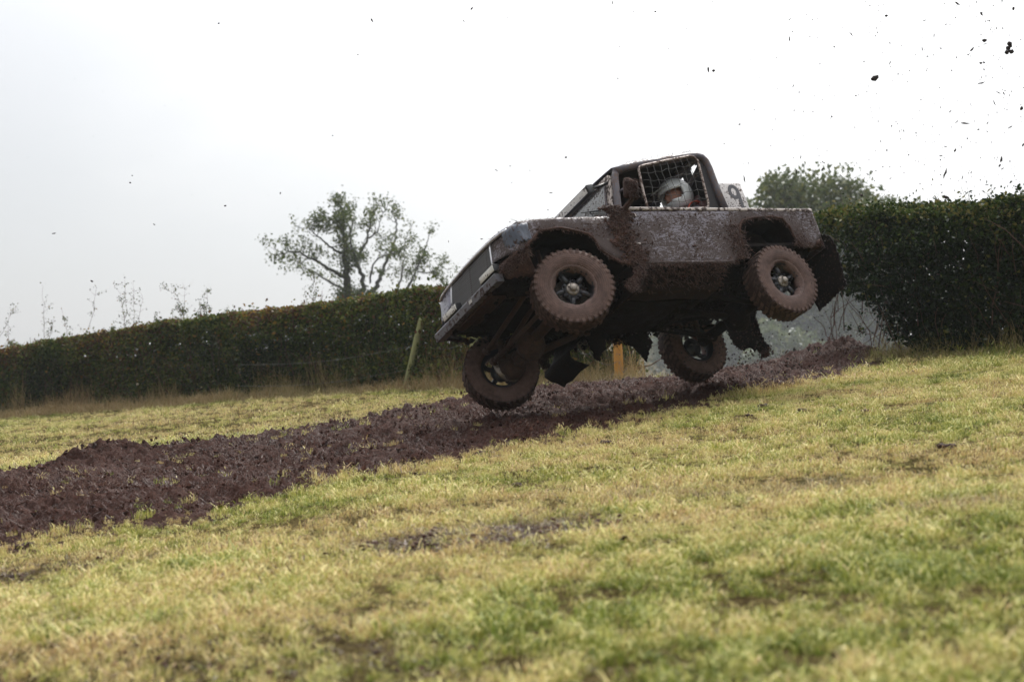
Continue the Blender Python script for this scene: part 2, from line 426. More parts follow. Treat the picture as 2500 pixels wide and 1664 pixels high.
def axis_coords(lo, hi, step, far, grow=1.18):
    a = list(np.arange(lo, hi + 1e-6, step)); s = step
    b = [];  x = hi
    while x < far: s *= grow; x += s; b.append(x)
    s = step; c = []; x = lo
    while x > -far: s *= grow; x -= s; c.append(x)
    return np.array(c[::-1] + a + b)
gx = axis_coords(-9, 8, .09, 900); gy = axis_coords(2.5, 24, .09, 1200)
XX, YY = np.meshgrid(gx, gy); ZZ = ground_z(XX, YY)
ZZ -= .09 * track_mask(XX, YY)
nx, ny = len(gx), len(gy)
ii = np.arange(nx * ny).reshape(ny, nx)
Q = np.stack([ii[:-1, :-1], ii[:-1, 1:], ii[1:, 1:], ii[1:, :-1]], -1).reshape(-1, 4)

def mat_ground():
    m, nt, out = new_mat('turf'); co = obj_coord(nt)
    n1 = noise(nt, co, .5, 4, .6); n2 = noise(nt, co, 3.0, 5, .65); n3 = noise(nt, co, 45, 4, .7)
    h = mth(nt, 'ADD', mth(nt, 'MULTIPLY', n1, .4), mth(nt, 'MULTIPLY', n2, .6))
    col = mixc(nt, mapr(nt, h, .38, .62), (.095, .105, .030), (.25, .205, .085))
    col = mixc(nt, mapr(nt, n3, .40, .62), (.020, .012, .007), mixc(nt, .55, col, (.055, .034, .017)))
    principled(nt, out, col, 1.0, bump=n3, bstr=.8, bdist=.02, spec=.0); return m
ground = np_mesh('ground', np.stack([XX, YY, ZZ], -1).reshape(-1, 3), Q, mat_ground(), smooth=True)
tag(ground, 'sloping hay field of short yellow green turf', kind='structure')

# the churned track: loose mud lying about 0.1 m above the turf
ts = np.arange(2.0, 22.0, .025); os_ = np.arange(7.0, 14.1, .025)
T_, O_ = np.meshgrid(ts, os_)
TX = T_ * TD[0] + O_ * TN[0]; TY = T_ * TD[1] + O_ * TN[1]
tm = track_mask(TX, TY)
def mud_relief(X, Y):
    t, o = track_uv(X, Y)
    a = np.abs(vn(t * .8, o, 3.2, 11)); b = np.abs(vn(t, o, 8.0, 12)); c = np.abs(vn(t, o, 19., 13)); e = vn(t, o, 38., 14)
    big = vn(t * .55, o * 1.2, .95, 15)
    ridge = .015 * np.exp(-((o - 12.95) / .22) ** 2) + .03 * np.exp(-((o - 10.9) / .3) ** 2) - .05 * np.exp(-((o - 11.9) / .28) ** 2) - .04 * np.exp(-((o - 9.6) / .25) ** 2)
    return .040 * big + .060 * (a - .3) + .075 * (b - .3) + .055 * (c - .3) + .020 * e + .045 * np.clip(vn(t, o, 5.2, 16) - .35, 0, 1) + ridge * (1 + .6 * big)
MOUNDS = [(-4.0, 13.9, .40, .17), (-4.7, 13.75, .18, .09), (1.95, 14.9, .55, .09), (4.5, 19.3, .6, .13), (-.1, 13.5, .5, .08), (-3.3, 11.3, .22, .06), (-.5, 14.8, .25, .06)]
TZ = ground_z(TX, TY) - .05 + tm * (.075 + mud_relief(TX, TY))
for mx_, my_, mr_, mh_ in MOUNDS:
    TZ += mh_ * np.exp(-(((TX - mx_) ** 2 + (TY - my_) ** 2) / mr_ ** 2)) * (1 + .5 * vn(TX, TY, 6, 21))
def track_z(x, y):
    X = np.array([x]); Y = np.array([y]); z = ground_z(X, Y) - .05 + track_mask(X, Y) * (.075 + mud_relief(X, Y))
    for mx_, my_, mr_, mh_ in MOUNDS: z = z + mh_ * np.exp(-(((X - mx_) ** 2 + (Y - my_) ** 2) / mr_ ** 2))
    return float(z[0])
ns, no = len(ts), len(os_)
ii = np.arange(ns * no).reshape(no, ns)
Q = np.stack([ii[:-1, :-1], ii[:-1, 1:], ii[1:, 1:], ii[1:, :-1]], -1).reshape(-1, 4)
keep = tm.ravel()[Q].max(1) > .02
def mat_track():
    m, nt, out = new_mat('churned wet mud'); co = obj_coord(nt)
    mp = nd(nt, 'ShaderNodeMapping', {0: co, 'Rotation': (0, 0, rad(-41)), 'Scale': (1.0, 2.2, 1.6)})
    n1 = noise(nt, co, 1.3, 4, .6); n2 = noise(nt, mp.outputs[0], 26, 6, .72); n3 = noise(nt, mp.outputs[0], 110, 4, .7)
    h = mth(nt, 'ADD', mth(nt, 'MULTIPLY', n2, .6), mth(nt, 'MULTIPLY', n3, .4))
    col = mixc(nt, mapr(nt, h, .40, .62), (.022, .0095, .0070), (.098, .045, .033))
    col = mixc(nt, mapr(nt, n1, .38, .66, 0, .5), col, (.045, .022, .0175))
    principled(nt, out, col, mapr(nt, n1, .35, .65, .55, .85), bump=h, bstr=1.0, bdist=.03, spec=.05); return m
track = np_mesh('track', np.stack([TX, TY, TZ], -1).reshape(-1, 3), Q[keep], mat_track(), smooth=True)
tag(track, 'dark churned mud track running across the field', kind='structure')

# ------------------------------------------------------------------ grass (instanced tufts, one stuff object per kind)
def make_variants(cname, n, builder):
    c = bpy.data.collections.new(cname); out = []
    for k in range(n):
        me = builder(k); o = bpy.data.objects.new('%s_%02d' % (cname, k), me); c.objects.link(o)
    return c

def blades_mesh(name, mat, n, R, h0, h1, w0, w1, lay=0.0, lean=.5, seed=0, tint_bias=0.0, lumps=0):
    rn = random.Random(seed); V = []; Fq = []; tint = []
    for i in range(n):
        a = rn.uniform(0, 6.283); r = R * math.sqrt(rn.random()); x, y = r * math.cos(a), r * math.sin(a)
        h = rn.uniform(h0, h1); w = rn.uniform(w0, w1); d = rn.uniform(0, 6.283)
        l = rn.uniform(0, lean) if rn.random() > lay else rn.uniform(1.2, 1.5)
        dx, dy = math.cos(d), math.sin(d); sx, sy = -dy * w / 2, dx * w / 2
        z0 = -.012 if l < 1.1 else rn.uniform(.004, .03)
        mx_, mz = math.sin(l * .6) * h * .55, math.cos(l * .6) * h * .55
        tx, tz = mx_ + math.sin(l * 1.25) * h * .45, mz + math.cos(l * 1.25) * h * .45
        b = len(V)
        V += [(x - sx, y - sy, z0), (x + sx, y + sy, z0), (x + dx * mx_ + sx * .8, y + dy * mx_ + sy * .8, z0 + mz), (x + dx * mx_ - sx * .8, y + dy * mx_ - sy * .8, z0 + mz), (x + dx * tx, y + dy * tx, z0 + tz)]
        Fq += [(b, b + 1, b + 2, b + 3), (b + 3, b + 2, b + 4)]
        t = min(1, max(0, rn.gauss(.5, .24) + tint_bias + (.12 if l > 1.1 else 0))); tint += [t, t]
    for i in range(lumps):
        a = rn.uniform(0, 6.283); r = R * math.sqrt(rn.random()); s = rn.uniform(.003, .009) if rn.random() < .85 else rn.uniform(.009, .020); c = Vector((r * math.cos(a), r * math.sin(a), -s * .2)); b = len(V)
        for dv in ((1, 0, 0), (-1, 0, 0), (0, 1, 0), (0, -1, 0), (0, 0, 1), (0, 0, -1)): V.append(tuple(c + Vector(dv) * s * rn.uniform(.6, 1.3)))
        for f in ((0, 2, 4), (2, 1, 4), (1, 3, 4), (3, 0, 4), (2, 0, 5), (1, 2, 5), (3, 1, 5), (0, 3, 5)):
            Fq.append(tuple(b + q for q in f)); tint.append(rn.uniform(0, .7))
    me = bpy.data.meshes.new(name); me.from_pydata(V, [], Fq)
    at = me.attributes.new('tint', 'FLOAT', 'FACE'); at.data.foreach_set('value', tint); me.materials.append(mat); me.update(); return me

def instancer(name, P, rot, scl, patch, coll, nvar, label, cat):
    me = bpy.data.meshes.new(name); n = len(P)
    me.vertices.add(n); me.vertices.foreach_set('co', np.ascontiguousarray(P, np.float32).ravel())
    for a, ty, vals in (('rot', 'FLOAT_VECTOR', rot), ('scl', 'FLOAT_VECTOR', scl)):
        at = me.attributes.new(a, ty, 'POINT'); at.data.foreach_set('vector', np.ascontiguousarray(vals, np.float32).ravel())
    at = me.attributes.new('patch', 'FLOAT', 'POINT'); at.data.foreach_set('value', np.ascontiguousarray(patch, np.float32))
    at = me.attributes.new('vid', 'INT', 'POINT'); at.data.foreach_set('value', _rng.integers(0, nvar, n).astype(np.int32))
    me.update(); o = link(name, me)
    ng = bpy.data.node_groups.new(name + ' scatter', 'GeometryNodeTree')
    ng.interface.new_socket('Geometry', in_out='INPUT', socket_type='NodeSocketGeometry')
    ng.interface.new_socket('Geometry', in_out='OUTPUT', socket_type='NodeSocketGeometry')
    gi = ng.nodes.new('NodeGroupInput'); go = ng.nodes.new('NodeGroupOutput')
    ci = ng.nodes.new('GeometryNodeCollectionInfo'); ci.inputs[0].default_value = coll; ci.inputs['Separate Children'].default_value = True; ci.inputs['Reset Children'].default_value = True
    def na(nm, ty):
        q = ng.nodes.new('GeometryNodeInputNamedAttribute'); q.data_type = ty; q.inputs[0].default_value = nm
        return [s for s in q.outputs if s.enabled][0]
    ip = ng.nodes.new('GeometryNodeInstanceOnPoints')
    e2r = ng.nodes.new('FunctionNodeEulerToRotation')
    L = ng.links.new
    L(gi.outputs[0], ip.inputs['Points']); L(ci.outputs[0], ip.inputs['Instance']); ip.inputs['Pick Instance'].default_value = True
    L(na('vid', 'INT'), ip.inputs['Instance Index']); L(na('rot', 'FLOAT_VECTOR'), e2r.inputs[0]); L(e2r.outputs[0], ip.inputs['Rotation'])
    L(na('scl', 'FLOAT_VECTOR'), ip.inputs['Scale']); L(ip.outputs[0], go.inputs[0])
    o.modifiers.new('scatter', 'NODES').node_group = ng
    return tag(o, label, cat, kind='stuff')

def scatter_xy(n, y0, y1, side=.46, pad=.8):
    Y = np.sqrt(_rng.random(n) * (y1 * y1 - y0 * y0) + y0 * y0)
    X = (_rng.random(n) * 2 - 1) * (side * Y + pad); return X, Y

NB = 10
grass_c = make_variants('grass_tuft', NB, lambda k: blades_mesh('grass_tuft', M['grass'], 46, .030, .012, .040, .0013, .0030, .14, .8, 100 + k))
Xs, Ys = [], []
for n, a, b in ((26000, 2.9, 7), (60000, 7, 16), (40000, 16, 36)):
    X, Y = scatter_xy(n, a, b); Xs.append(X); Ys.append(Y)
X = np.concatenate(Xs); Y = np.concatenate(Ys)
ok = Y < hedge_y(X) + .1
tmk = track_mask(X, Y)
ok &= _rng.random(len(X)) > np.clip(tmk * 1.15, 0, .985)
bare = np.clip(1.5 * np.exp(-(((X + .10) / .70) ** 2 + ((Y - 6.4) / .42) ** 2) ** 1.2) * np.clip(.70 + .85 * vn(X, Y * 1.5, 5, 8), 0, 1), 0, .97)
bare = np.maximum(bare, .88 * sstep(.35, -.9, X + .35 * vn(X, Y, 2.5, 38)) * sstep(5.1, 4.3, Y + .35 * vn(X, Y, 2.2, 39)) * np.clip(.75 + .6 * vn(X, Y, 5., 48), 0, 1))
bare = np.maximum(bare, .85 * np.exp(-(((X + 2.45) / .45) ** 2 + ((Y - 7.0) / .35) ** 2)) * np.clip(.6 + vn(X, Y, 4, 40), 0, 1))
bare = np.maximum(bare, .9 * np.exp(-(((X - 1.55) / .20) ** 2 + ((Y - 7.0) / .10) ** 2)))
bare = np.maximum(bare, .8 * np.exp(-(((X - 2.9) / .35) ** 2 + ((Y - 6.9) / .10) ** 2)))
ok &= _rng.random(len(X)) > bare
ok &= _rng.random(len(X)) > .95 * sstep(.12, .50, vn(X, Y * 1.4, 6.5, 36) * .5 + vn(X, Y * 1.2, 13., 47) * .7)
X, Y = X[ok], Y[ok]; tmk = tmk[ok]
Z = ground_z(X, Y) + tmk * .05
pt = .58 + .46 * vn(X * .45, Y, 1.1, 31) + .40 * vn(X * .7, Y * 1.1, 3.1, 32) + .24 * vn(X, Y, 8., 35) + .34 * vn(X, Y, 17., 49) + .22 * vn(X, Y, 31., 50) + .15 * _rng.standard_normal(len(X)) + .10 * vn(X, Y, .3, 33)
pt -= .16 * sstep(5.8, 4.2, Y) + .10 * sstep(3.2, 5.5, X)
pt += .34 * np.clip(tmk * 2, 0, 1) * _rng.random(len(X))
pt += .30 * np.exp(-(((X + .05) / .9) ** 2 + ((Y - 6.2) / .5) ** 2))
pt += .30 * sstep(.35, -.9, X) * sstep(5.2, 4.3, Y)
pt = np.where((Y > hedge_y(X) - 3.2) & (Y < hedge_y(X) - 1.3) & (X < 0), pt - .10, pt)
s = (1 + .25 * _rng.standard_normal(len(X))).clip(.6, 1.6) * (1 + .30 * vn(X, Y, 2.4, 34) + .35 * vn(X, Y, 7.5, 37) + .45 * vn(X, Y, 16., 52)) * np.where(Y > 14, 1.35, 1.0)
hs = s * np.where((X > 3.6) & (Y > hedge_y(X) - 1.6), 1.9, 1.0)
rot = np.stack([.12 * _rng.standard_normal(len(X)), .12 * _rng.standard_normal(len(X)), _rng.random(len(X)) * 6.283], -1)
pt = np.where((X > 3.6) & (Y > hedge_y(X) - 1.8), .10, pt)
instancer('grass', np.stack([X, Y, Z], -1), rot, np.stack([s * 1.15, s * 1.15, hs], -1), np.clip(pt, 0, 1), grass_c, NB, 'short mown yellow green grass with straw over the field', 'grass')

# dry grass: cut hay lying along the hedge foot and tall dead stems standing in it
dry_c = make_variants('dry_grass_tuft', 8, lambda k: blades_mesh('dry_grass_tuft', M['dry'], 30, .16, .16, .62, .004, .009, .18, .7, 300 + k))
n = 2500; X = -26 + _rng.random(n) * 33.5; dd = _rng.random(n) ** 1.4 * 1.5 - .1
Y = hedge_y(X) - .45 - dd
gap = (X > 1.75) & (X < 4.3); X, Y, dd = X[~gap], Y[~gap], dd[~gap]
m2 = track_mask(X, Y) < .3; X, Y, dd = X[m2], Y[m2], dd[m2]
tall = np.where(dd < .45, 1.05 + .75 * vn(X, Y, 1.4, 41), .42 + .15 * vn(X, Y, .8, 42)) * (1 + .2 * _rng.standard_normal(len(X))).clip(.5, 1.5)
tall = np.where(X > 3.5, tall * .55, tall)
tall += .45 * np.exp(-((X + .6) / 1.0) ** 2) * (dd < .8)
pt = np.clip(.55 + .3 * vn(X, Y, .7, 43) + .1 * _rng.standard_normal(len(X)), 0, 1)
pt = np.where(X > 3.5, pt * .5, pt)
rot = np.stack([.15 * _rng.standard_normal(len(X)), .15 * _rng.standard_normal(len(X)), _rng.random(len(X)) * 6.283], -1)
hx = np.concatenate([c + _rng.normal(0, w, 26) for c, w in ((1.44, .22), (2.55, .3), (.75, .2), (.12, .25), (1.9, .2), (-1.6, .4))]); hy = np.concatenate([c + _rng.normal(0, .12, 26) for c in (7.1, 6.55, 7.35, 6.75, 6.0, 5.2)])
X = np.concatenate([X, hx]); Y = np.concatenate([Y, hy]); tall = np.concatenate([tall, np.full(len(hx), .13)]); pt = np.concatenate([pt, np.clip(_rng.normal(.45, .25, len(hx)), 0, 1)]); rot = np.concatenate([rot, np.stack([0 * hx, 0 * hx, _rng.random(len(hx)) * 6.283], -1)])
pt = np.clip(pt, 0, 1); wd_ = np.where(np.arange(len(X)) >= len(X) - len(hx), .45, 1.0)
instancer('dry_grass', np.stack([X, Y, ground_z(X, Y) - .01], -1), rot, np.stack([wd_, wd_, tall], -1), pt, dry_c, 8, 'brown dry grass standing and lying along the hedge foot', 'dry grass')

# mud-soaked stubble and crumbs all over the track
strand_c = make_variants('mud_crumb', 8, lambda k: blades_mesh('mud_crumb', M['mudstrand'], 22, .14, .02, .07, .0010, .0020, .96, .5, 500 + k, lumps=9))
n = 14000; tt = 2 + _rng.random(n) * 19.8; oo = 7.2 + _rng.random(n) * 6.7
X = tt * TD[0] + oo * TN[0]; Y = tt * TD[1] + oo * TN[1]
tmk = track_mask(X, Y); ok = _rng.random(n) < np.maximum(tmk, 0) * 1.0
X, Y = X[ok], Y[ok]
Z = ground_z(X, Y) - .05 + track_mask(X, Y) * (.075 + mud_relief(X, Y))
for mx_, my_, mr_, mh_ in MOUNDS: Z += mh_ * np.exp(-(((X - mx_) ** 2 + (Y - my_) ** 2) / mr_ ** 2)) * (1 + .5 * vn(X, Y, 6, 21))
pt = np.clip(.45 + .4 * vn(X, Y, 1.2, 51) + .15 * _rng.standard_normal(len(X)), 0, 1)
nb = 900; Xb = np.concatenate([_rng.normal(-.08, .36, nb - 350), -.9 + _rng.normal(0, .5, 200), -2.45 + _rng.normal(0, .3, 150)]); Yb = np.concatenate([6.4 + _rng.normal(0, .20, nb - 350), 4.2 + _rng.normal(0, .3, 200), 7.0 + _rng.normal(0, .25, 150)])
X = np.concatenate([X, Xb]); Y = np.concatenate([Y, Yb]); Z = np.concatenate([Z, ground_z(Xb, Yb) - .006]); pt = np.concatenate([pt, np.clip(_rng.normal(.6, .2, nb), 0, 1)])
sc1 = (1 + .3 * _rng.standard_normal(len(X))).clip(.5, 1.8); sc1[-nb:] *= .8; zs = sc1 * 1.0; zs[-nb:] *= .4
rot = np.stack([.2 * _rng.standard_normal(len(X)), .2 * _rng.standard_normal(len(X)), _rng.random(len(X)) * 6.283], -1)
instancer('mud_crumbs', np.stack([X, Y, Z], -1), rot, np.stack([sc1, sc1, zs], -1), pt, strand_c, 8, 'mud crumbs and mud soaked stubble covering the track', 'mud')

# ------------------------------------------------------------------ leaves
def leaf_quads(P, size, rng, up_bias=.3, aspect=.62):
    n = len(P)
    d = rng.standard_normal((n, 3)); d /= np.linalg.norm(d, axis=1)[:, None]
    e = rng.standard_normal((n, 3)); e[:, 2] += up_bias
    b = np.cross(d, e); b /= np.linalg.norm(b, axis=1)[:, None] + 1e-9
    nrm = np.cross(d, b)
    L = (size * (.6 + .8 * rng.random(n)))[:, None]
    v0 = P - d * L * .5; v2 = P + d * L * .5
    v1 = P + b * L * aspect * .5 + nrm * L * .10 - d * L * .05; v3 = P - b * L * aspect * .5 + nrm * L * .10 - d * L * .05
    V = np.stack([v0, v1, v2, v3], 1).reshape(-1, 3)
    return V, np.arange(4 * n).reshape(n, 4)

def tubes_np(segs, n=4):
    """segs: list of (points, radii) to one vertex / quad array"""
    V, Fq = [], []; base = 0
    for P, R in segs:
        P = np.asarray(P, float); m = len(P)
        t = np.gradient(P, axis=0); t /= np.linalg.norm(t, axis=1)[:, None] + 1e-9
        ref = np.array([.31, .87, .38]); x = np.cross(t, ref); x /= np.linalg.norm(x, axis=1)[:, None] + 1e-9; y = np.cross(t, x)
        a = np.arange(n) * 2 * math.pi / n
        ring = P[:, None] + (x[:, None] * np.cos(a)[None, :, None] + y[:, None] * np.sin(a)[None, :, None]) * np.asarray(R)[:, None, None]
        V.append(ring.reshape(-1, 3)); k = np.arange(m * n).reshape(m, n) + base
        Fq.append(np.stack([k[:-1], np.roll(k[:-1], -1, 1), np.roll(k[1:], -1, 1), k[1:]], -1).reshape(-1, 4)); base += m * n
    return np.concatenate(V), np.concatenate(Fq)

def hedge(label, x0, x1, hfun, depth, nleaf, size, mat, seed, dens=None, red=0.0, ntwig=900, lift=0.0, topr=.05, cut=None):
    rng = np.random.default_rng(seed)
    n = int(nleaf * 1.6); X = x0 + (x1 - x0) * rng.random(n)
    if dens is not None: X = X[rng.random(n) < dens(X)]
    X = X[:nleaf]; n = len(X); H = hfun(X)
    kind = rng.random(n); u = rng.random(n); z = u * H; o = np.zeros(n)
    bul = .16 * vn(X, z * 1.3, .9, seed) + .07 * vn(X, z, 3.3, seed + 1)
    front = kind < .50; top = (kind >= .50) & (kind < .74); ins = kind >= .74
    o[front] = -depth / 2 - bul[front] + np.abs(rng.normal(0, .10, n))[front]
    o[top] = (rng.random(n)[top] - .5) * depth; z[top] = (H + topr * vn(X, o * 2, 4., seed + 2) - np.abs(rng.normal(0, .07, n)))[top]
    o[ins] = (rng.random(n)[ins] - .5) * depth
    z[front] *= 1.0; rnd = sstep(.86, 1.0, z / H); o += np.where(front, rnd * .14, 0)
    stray = rng.random(n) < .035; z[stray & top] += np.abs(rng.normal(0, .10, n))[stray & top]; o[stray & front] -= np.abs(rng.normal(0, .10, n))[stray & front]
    # offset across the hedge line
    sl = (hedge_y(X + .05) - hedge_y(X - .05)) / .1; nl = np.sqrt(1 + sl * sl)
    Px = X + o * (-sl / nl); Py = hedge_y(X) + o / nl
    P = np.stack([Px, Py, ground_z(X, hedge_y(X) * 1.0) + z], -1)
    if cut is not None:
        kp = cut(X, z, H); P, X, z, H, sl, nl, o = P[kp], X[kp], z[kp], H[kp], sl[kp], nl[kp], o[kp]; n = len(P)
    V, Fq = leaf_quads(P, np.full(n, size), rng)
    t = .42 + .22 * vn(X, z, .8, seed + 5) + .12 * vn(X, z, 3.0, seed + 6) + .17 * rng.standard_normal(n) + lift * sstep(.55, 1.0, z / H) + red * sstep(.45, 1.0, z / H) * (.8 + .6 * vn(X, z, 1.1, seed + 7))  # upper leaves tinted lighter: skylight put into their colour
    t = np.where(rng.random(n) < .02, .97, t)
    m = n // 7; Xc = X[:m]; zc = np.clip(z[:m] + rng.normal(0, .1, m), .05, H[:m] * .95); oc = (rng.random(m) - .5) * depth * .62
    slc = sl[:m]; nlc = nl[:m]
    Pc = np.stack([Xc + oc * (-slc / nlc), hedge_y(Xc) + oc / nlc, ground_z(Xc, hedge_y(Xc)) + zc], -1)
    Vc, Fc_ = leaf_quads(Pc, np.full(m, size * 2.6), rng); Fq = np.concatenate([Fq, Fc_ + len(V)]); V = np.concatenate([V, Vc]); t = np.concatenate([t, .12 + .2 * rng.random(m)])  # large core leaves, dark tint standing in for shade inside the hedge
    root = link('hedge', None); root.location = (float((x0 + x1) / 2), float(hedge_y((x0 + x1) / 2)), gz((x0 + x1) / 2, float(hedge_y((x0 + x1) / 2))))
    inv = np.array(root.location)
    np_mesh('foliage', V - inv, Fq, mat, root, {'tint': ('FACE', np.clip(t, 0, 1))})
    segs = []
    for k in range(ntwig):
        x = x0 + (x1 - x0) * rng.random()
        if dens is not None and rng.random() > max(.35, dens(np.array([x]))[0]): continue
        h = float(hfun(np.array([x]))[0]); y = float(hedge_y(x)); zz = gz(x, y)
        oo = (rng.random() - .6) * depth
        a = np.array([x + rng.normal(0, .1), y + oo, zz + rng.random() ** 1.5 * h * .6])
        L = .35 + .7 * rng.random(); dr = np.array([rng.normal(0, .45), -.25 - .3 * rng.random(), .9]); dr /= np.linalg.norm(dr)
        pts = [a]
        for q in range(4):
            dr = dr + rng.normal(0, .18, 3); dr /= np.linalg.norm(dr); pts.append(pts[-1] + dr * L / 4)
        pts = np.array(pts); pts[:, 2] = np.minimum(pts[:, 2], zz + h + .12)
        r = .004 + .005 * rng.random(); segs.append((pts, [r, r * .9, r * .8, r * .6, r * .35]))
    for k in range(int((x1 - x0) / .28)):                      # stems from the ground
        x = x0 + .28 * k + rng.normal(0, .06)
        if cut is not None and x < 5.0: continue
        y = float(hedge_y(x)); zz = gz(x, y); h = float(hfun(np.array([x]))[0])
        pts = np.array([[x + rng.normal(0, .05) * q, y - .1 + rng.normal(0, .06) * q, zz - .05 + q * h * .3] for q in range(4)])
        segs.append((pts, [.022, .018, .013, .008]))
    V, Fq = tubes_np(segs, 4)
    np_mesh('twigs', V - inv, Fq, M['twig'], root)
    tag(root, label, 'hedge'); return root

def shoot(root, px, py_top, lean, yoff, leafy, seed, mat, size=.045, arch=0.0, depth_y=None):
    """a whip growing out of the hedge top, its tip at the given pixel"""
    rng = np.random.default_rng(seed)
    xg = np.interp((px - 1250) / F, np.array([hx / hy for hx, hy in zip(HX[1:8], HY[1:8])]), HX[1:8])
    yg = float(hedge_y(xg)) + yoff; tip = np.array(ray(px, py_top, yg))
    base = np.array([tip[0] - lean, yg, gz(xg, float(hedge_y(xg))) + 1.25]); base[2] = min(base[2], tip[2] - .1)
    L = np.linalg.norm(tip - base); pts = []
    for q in range(9):
        f = q / 8; p = base * (1 - f) + tip * f; p[0] += (math.sin(f * 3.1) * .05 + arch * (f - f * f)) * L; p[2] += arch * .6 * L * math.sin(f * math.pi) * (1 if arch else 0); p += rng.normal(0, .012 * L, 3); pts.append(p)
    inv = np.array(root.location); segs = [(np.array(pts) - inv, np.linspace(.006, .0018, 9))]; side = []
    for q in range(2, 8):
        for r in range(2):
            if rng.random() < .7:
                d = rng.normal(0, 1, 3); d[2] = abs(d[2]) * .8 + .2; d /= np.linalg.norm(d); e = pts[q] + d * L * (.08 + .16 * rng.random())
                mid = (pts[q] + e) / 2 + rng.normal(0, .01, 3); segs.append((np.array([pts[q], mid, e]) - inv, [.003, .002, .001])); side += [pts[q] * (1 - f) + e * f for f in (.4, .6, .8, 1)]
    V, Fq = tubes_np(segs, 3); st = np_mesh('shoot', V, Fq, M['twig'], root)
    cand = np.array(side + pts[3:]); k = int(leafy); P = cand[rng.integers(0, len(cand), k)] + rng.normal(0, .03, (k, 3)) - inv
    V, Fq = leaf_quads(P, np.full(k, size), rng); np_mesh('shoot_leaves', V, Fq, mat, st, {'tint': ('FACE', np.clip(.45 + .25 * rng.standard_normal(k), 0, 1))})

left_h = hedge('long trimmed reddish green hedge behind the muddy track on the left', -24, 1.75,
               lambda X: np.interp(X, [-24, -11.2, -6.7, -1.9, 1.7], [1.42, 1.47, 1.66, 1.66, 1.6]) + .03 * vn(X, X * 0, 1.5, 61),
               1.1, 150000, .070, M['hedge'], 71, red=.15, ntwig=2600, lift=.12)
for k, a in enumerate([(30, 745, .6, .2, 50, .3), (100, 690, .0, .3, 60, 0), (130, 770, .25, .1, 70, 0), (150, 745, -.1, .0, 60, 0), (235, 690, .35, .0, 40, 0), (285, 690, -.2, .1, 90, 0), (300, 665, .0, .2, 50, 0), (325, 680, .1, .3, 40, 0),
                       (345, 705, .2, .2, 40, 0), (392, 695, -.5, .0, 110, .35), (445, 678, .05, .3, 26, 0), (440, 740, .1, -.1, 240, 0), (420, 755, -.1, -.1, 200, 0), (505, 690, .2, .1, 170, 0), (490, 735, .1, .0, 150, 0), (555, 742, .05, .0, 70, 0), (375, 755, -.2, -.1, 150, 0), (270, 790, .0, .1, 160, 0),
                       (762, 655, .02, .1, 60, 0), (742, 690, -.1, .1, 34, 0), (785, 700, .15, .1, 34, 0), (860, 715, .1, 0, 30, 0), (20, 780, .1, .2, 60, 0), (1010, 690, .1, 0, 30, 0)]):
    shoot(left_h, a[0], a[1] + 8, a[2], a[3], a[4] * 1.3, 900 + k, M['hedge'], .036, a[5])

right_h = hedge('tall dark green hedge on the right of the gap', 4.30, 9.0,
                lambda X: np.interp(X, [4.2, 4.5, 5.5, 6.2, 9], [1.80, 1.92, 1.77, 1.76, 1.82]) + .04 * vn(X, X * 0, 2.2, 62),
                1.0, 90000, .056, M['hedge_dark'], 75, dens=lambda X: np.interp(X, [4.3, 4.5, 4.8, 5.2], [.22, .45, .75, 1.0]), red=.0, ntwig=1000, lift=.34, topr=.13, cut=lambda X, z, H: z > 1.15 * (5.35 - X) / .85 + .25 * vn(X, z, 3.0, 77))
for k, a in enumerate([(2050, 470, -.1, -.3, 20), (2120, 500, .1, -.2, 24), (2290, 470, .1, -.3, 30), (2345, 455, -.2, -.2, 30), (2420, 460, .1, -.3, 30), (2490, 450, .1, -.3, 60), (2210, 495, .05, -.2, 20), (2040, 540, -.5, -.3, 60), (2045, 610, -.6, -.4, 60), (2070, 690, -.5, -.3, 50), (2010, 570, -.6, -.2, 40), (2105, 760, -.5, -.3, 50), (2060, 800, -.4, -.4, 40)]):
    shoot(right_h, a[0], a[1], a[2], a[3], a[4], 950 + k, M['hedge_dark'], .045)

# ------------------------------------------------------------------ fence posts and wire
def post(name, label, mat, base_px, top_px, Y, r, dt=0.0, below=.25):
    b = ray(base_px[0], base_px[1], Y); t = ray(top_px[0], top_px[1], Y + dt)
    d = (t - b).normalized(); b2 = b - d * below
    o = link(name, None); o.location = b
    rn = random.Random(len(label)); pts = [b2 + (t - b2) * f - b for f in (0, .15, .3, .5, .7, .85, .97, 1.0)]
    g = G(); g.tube(pts, [r * (1 + rn.uniform(-.05, .05)) for _ in range(7)] + [r * .86], 12)
    g.obj('shaft', mat, o)
    for f in (.45, .72):
        h = G(); p = b + (t - b) * f - b; h.tube([p + Vector((-.03, -r - .004, 0)), p + Vector((-.03, -r - .012, .02)), p + Vector((.03, -r - .012, .02)), p + Vector((.03, -r - .004, 0))], .002, 5); h.obj('staple', M['wire'], o)
    tag(o, label, 'fence post', 'fence posts along the hedge'); return b, t
PA = post('fence_post', 'leaning pale green round fence post beside the left hedge', M['post_green'], (990, 948), (1031, 776), 23.6, .055, -.3)
PB = post('fence_post', 'upright pale green fence post half hidden behind the front bumper', M['post_green'], (1157, 930), (1157, 796), 22.0, .055)
PC = post('fence_post', 'new orange wooden fence post standing under the car', M['post_orange'], (1512, 930), (1506, 790), 19.4, .062)
PD = post('fence_post', 'old grey post standing in the dark right hedge', M['post_grey'], (2386, 870), (2382, 535), 16.55, .065)
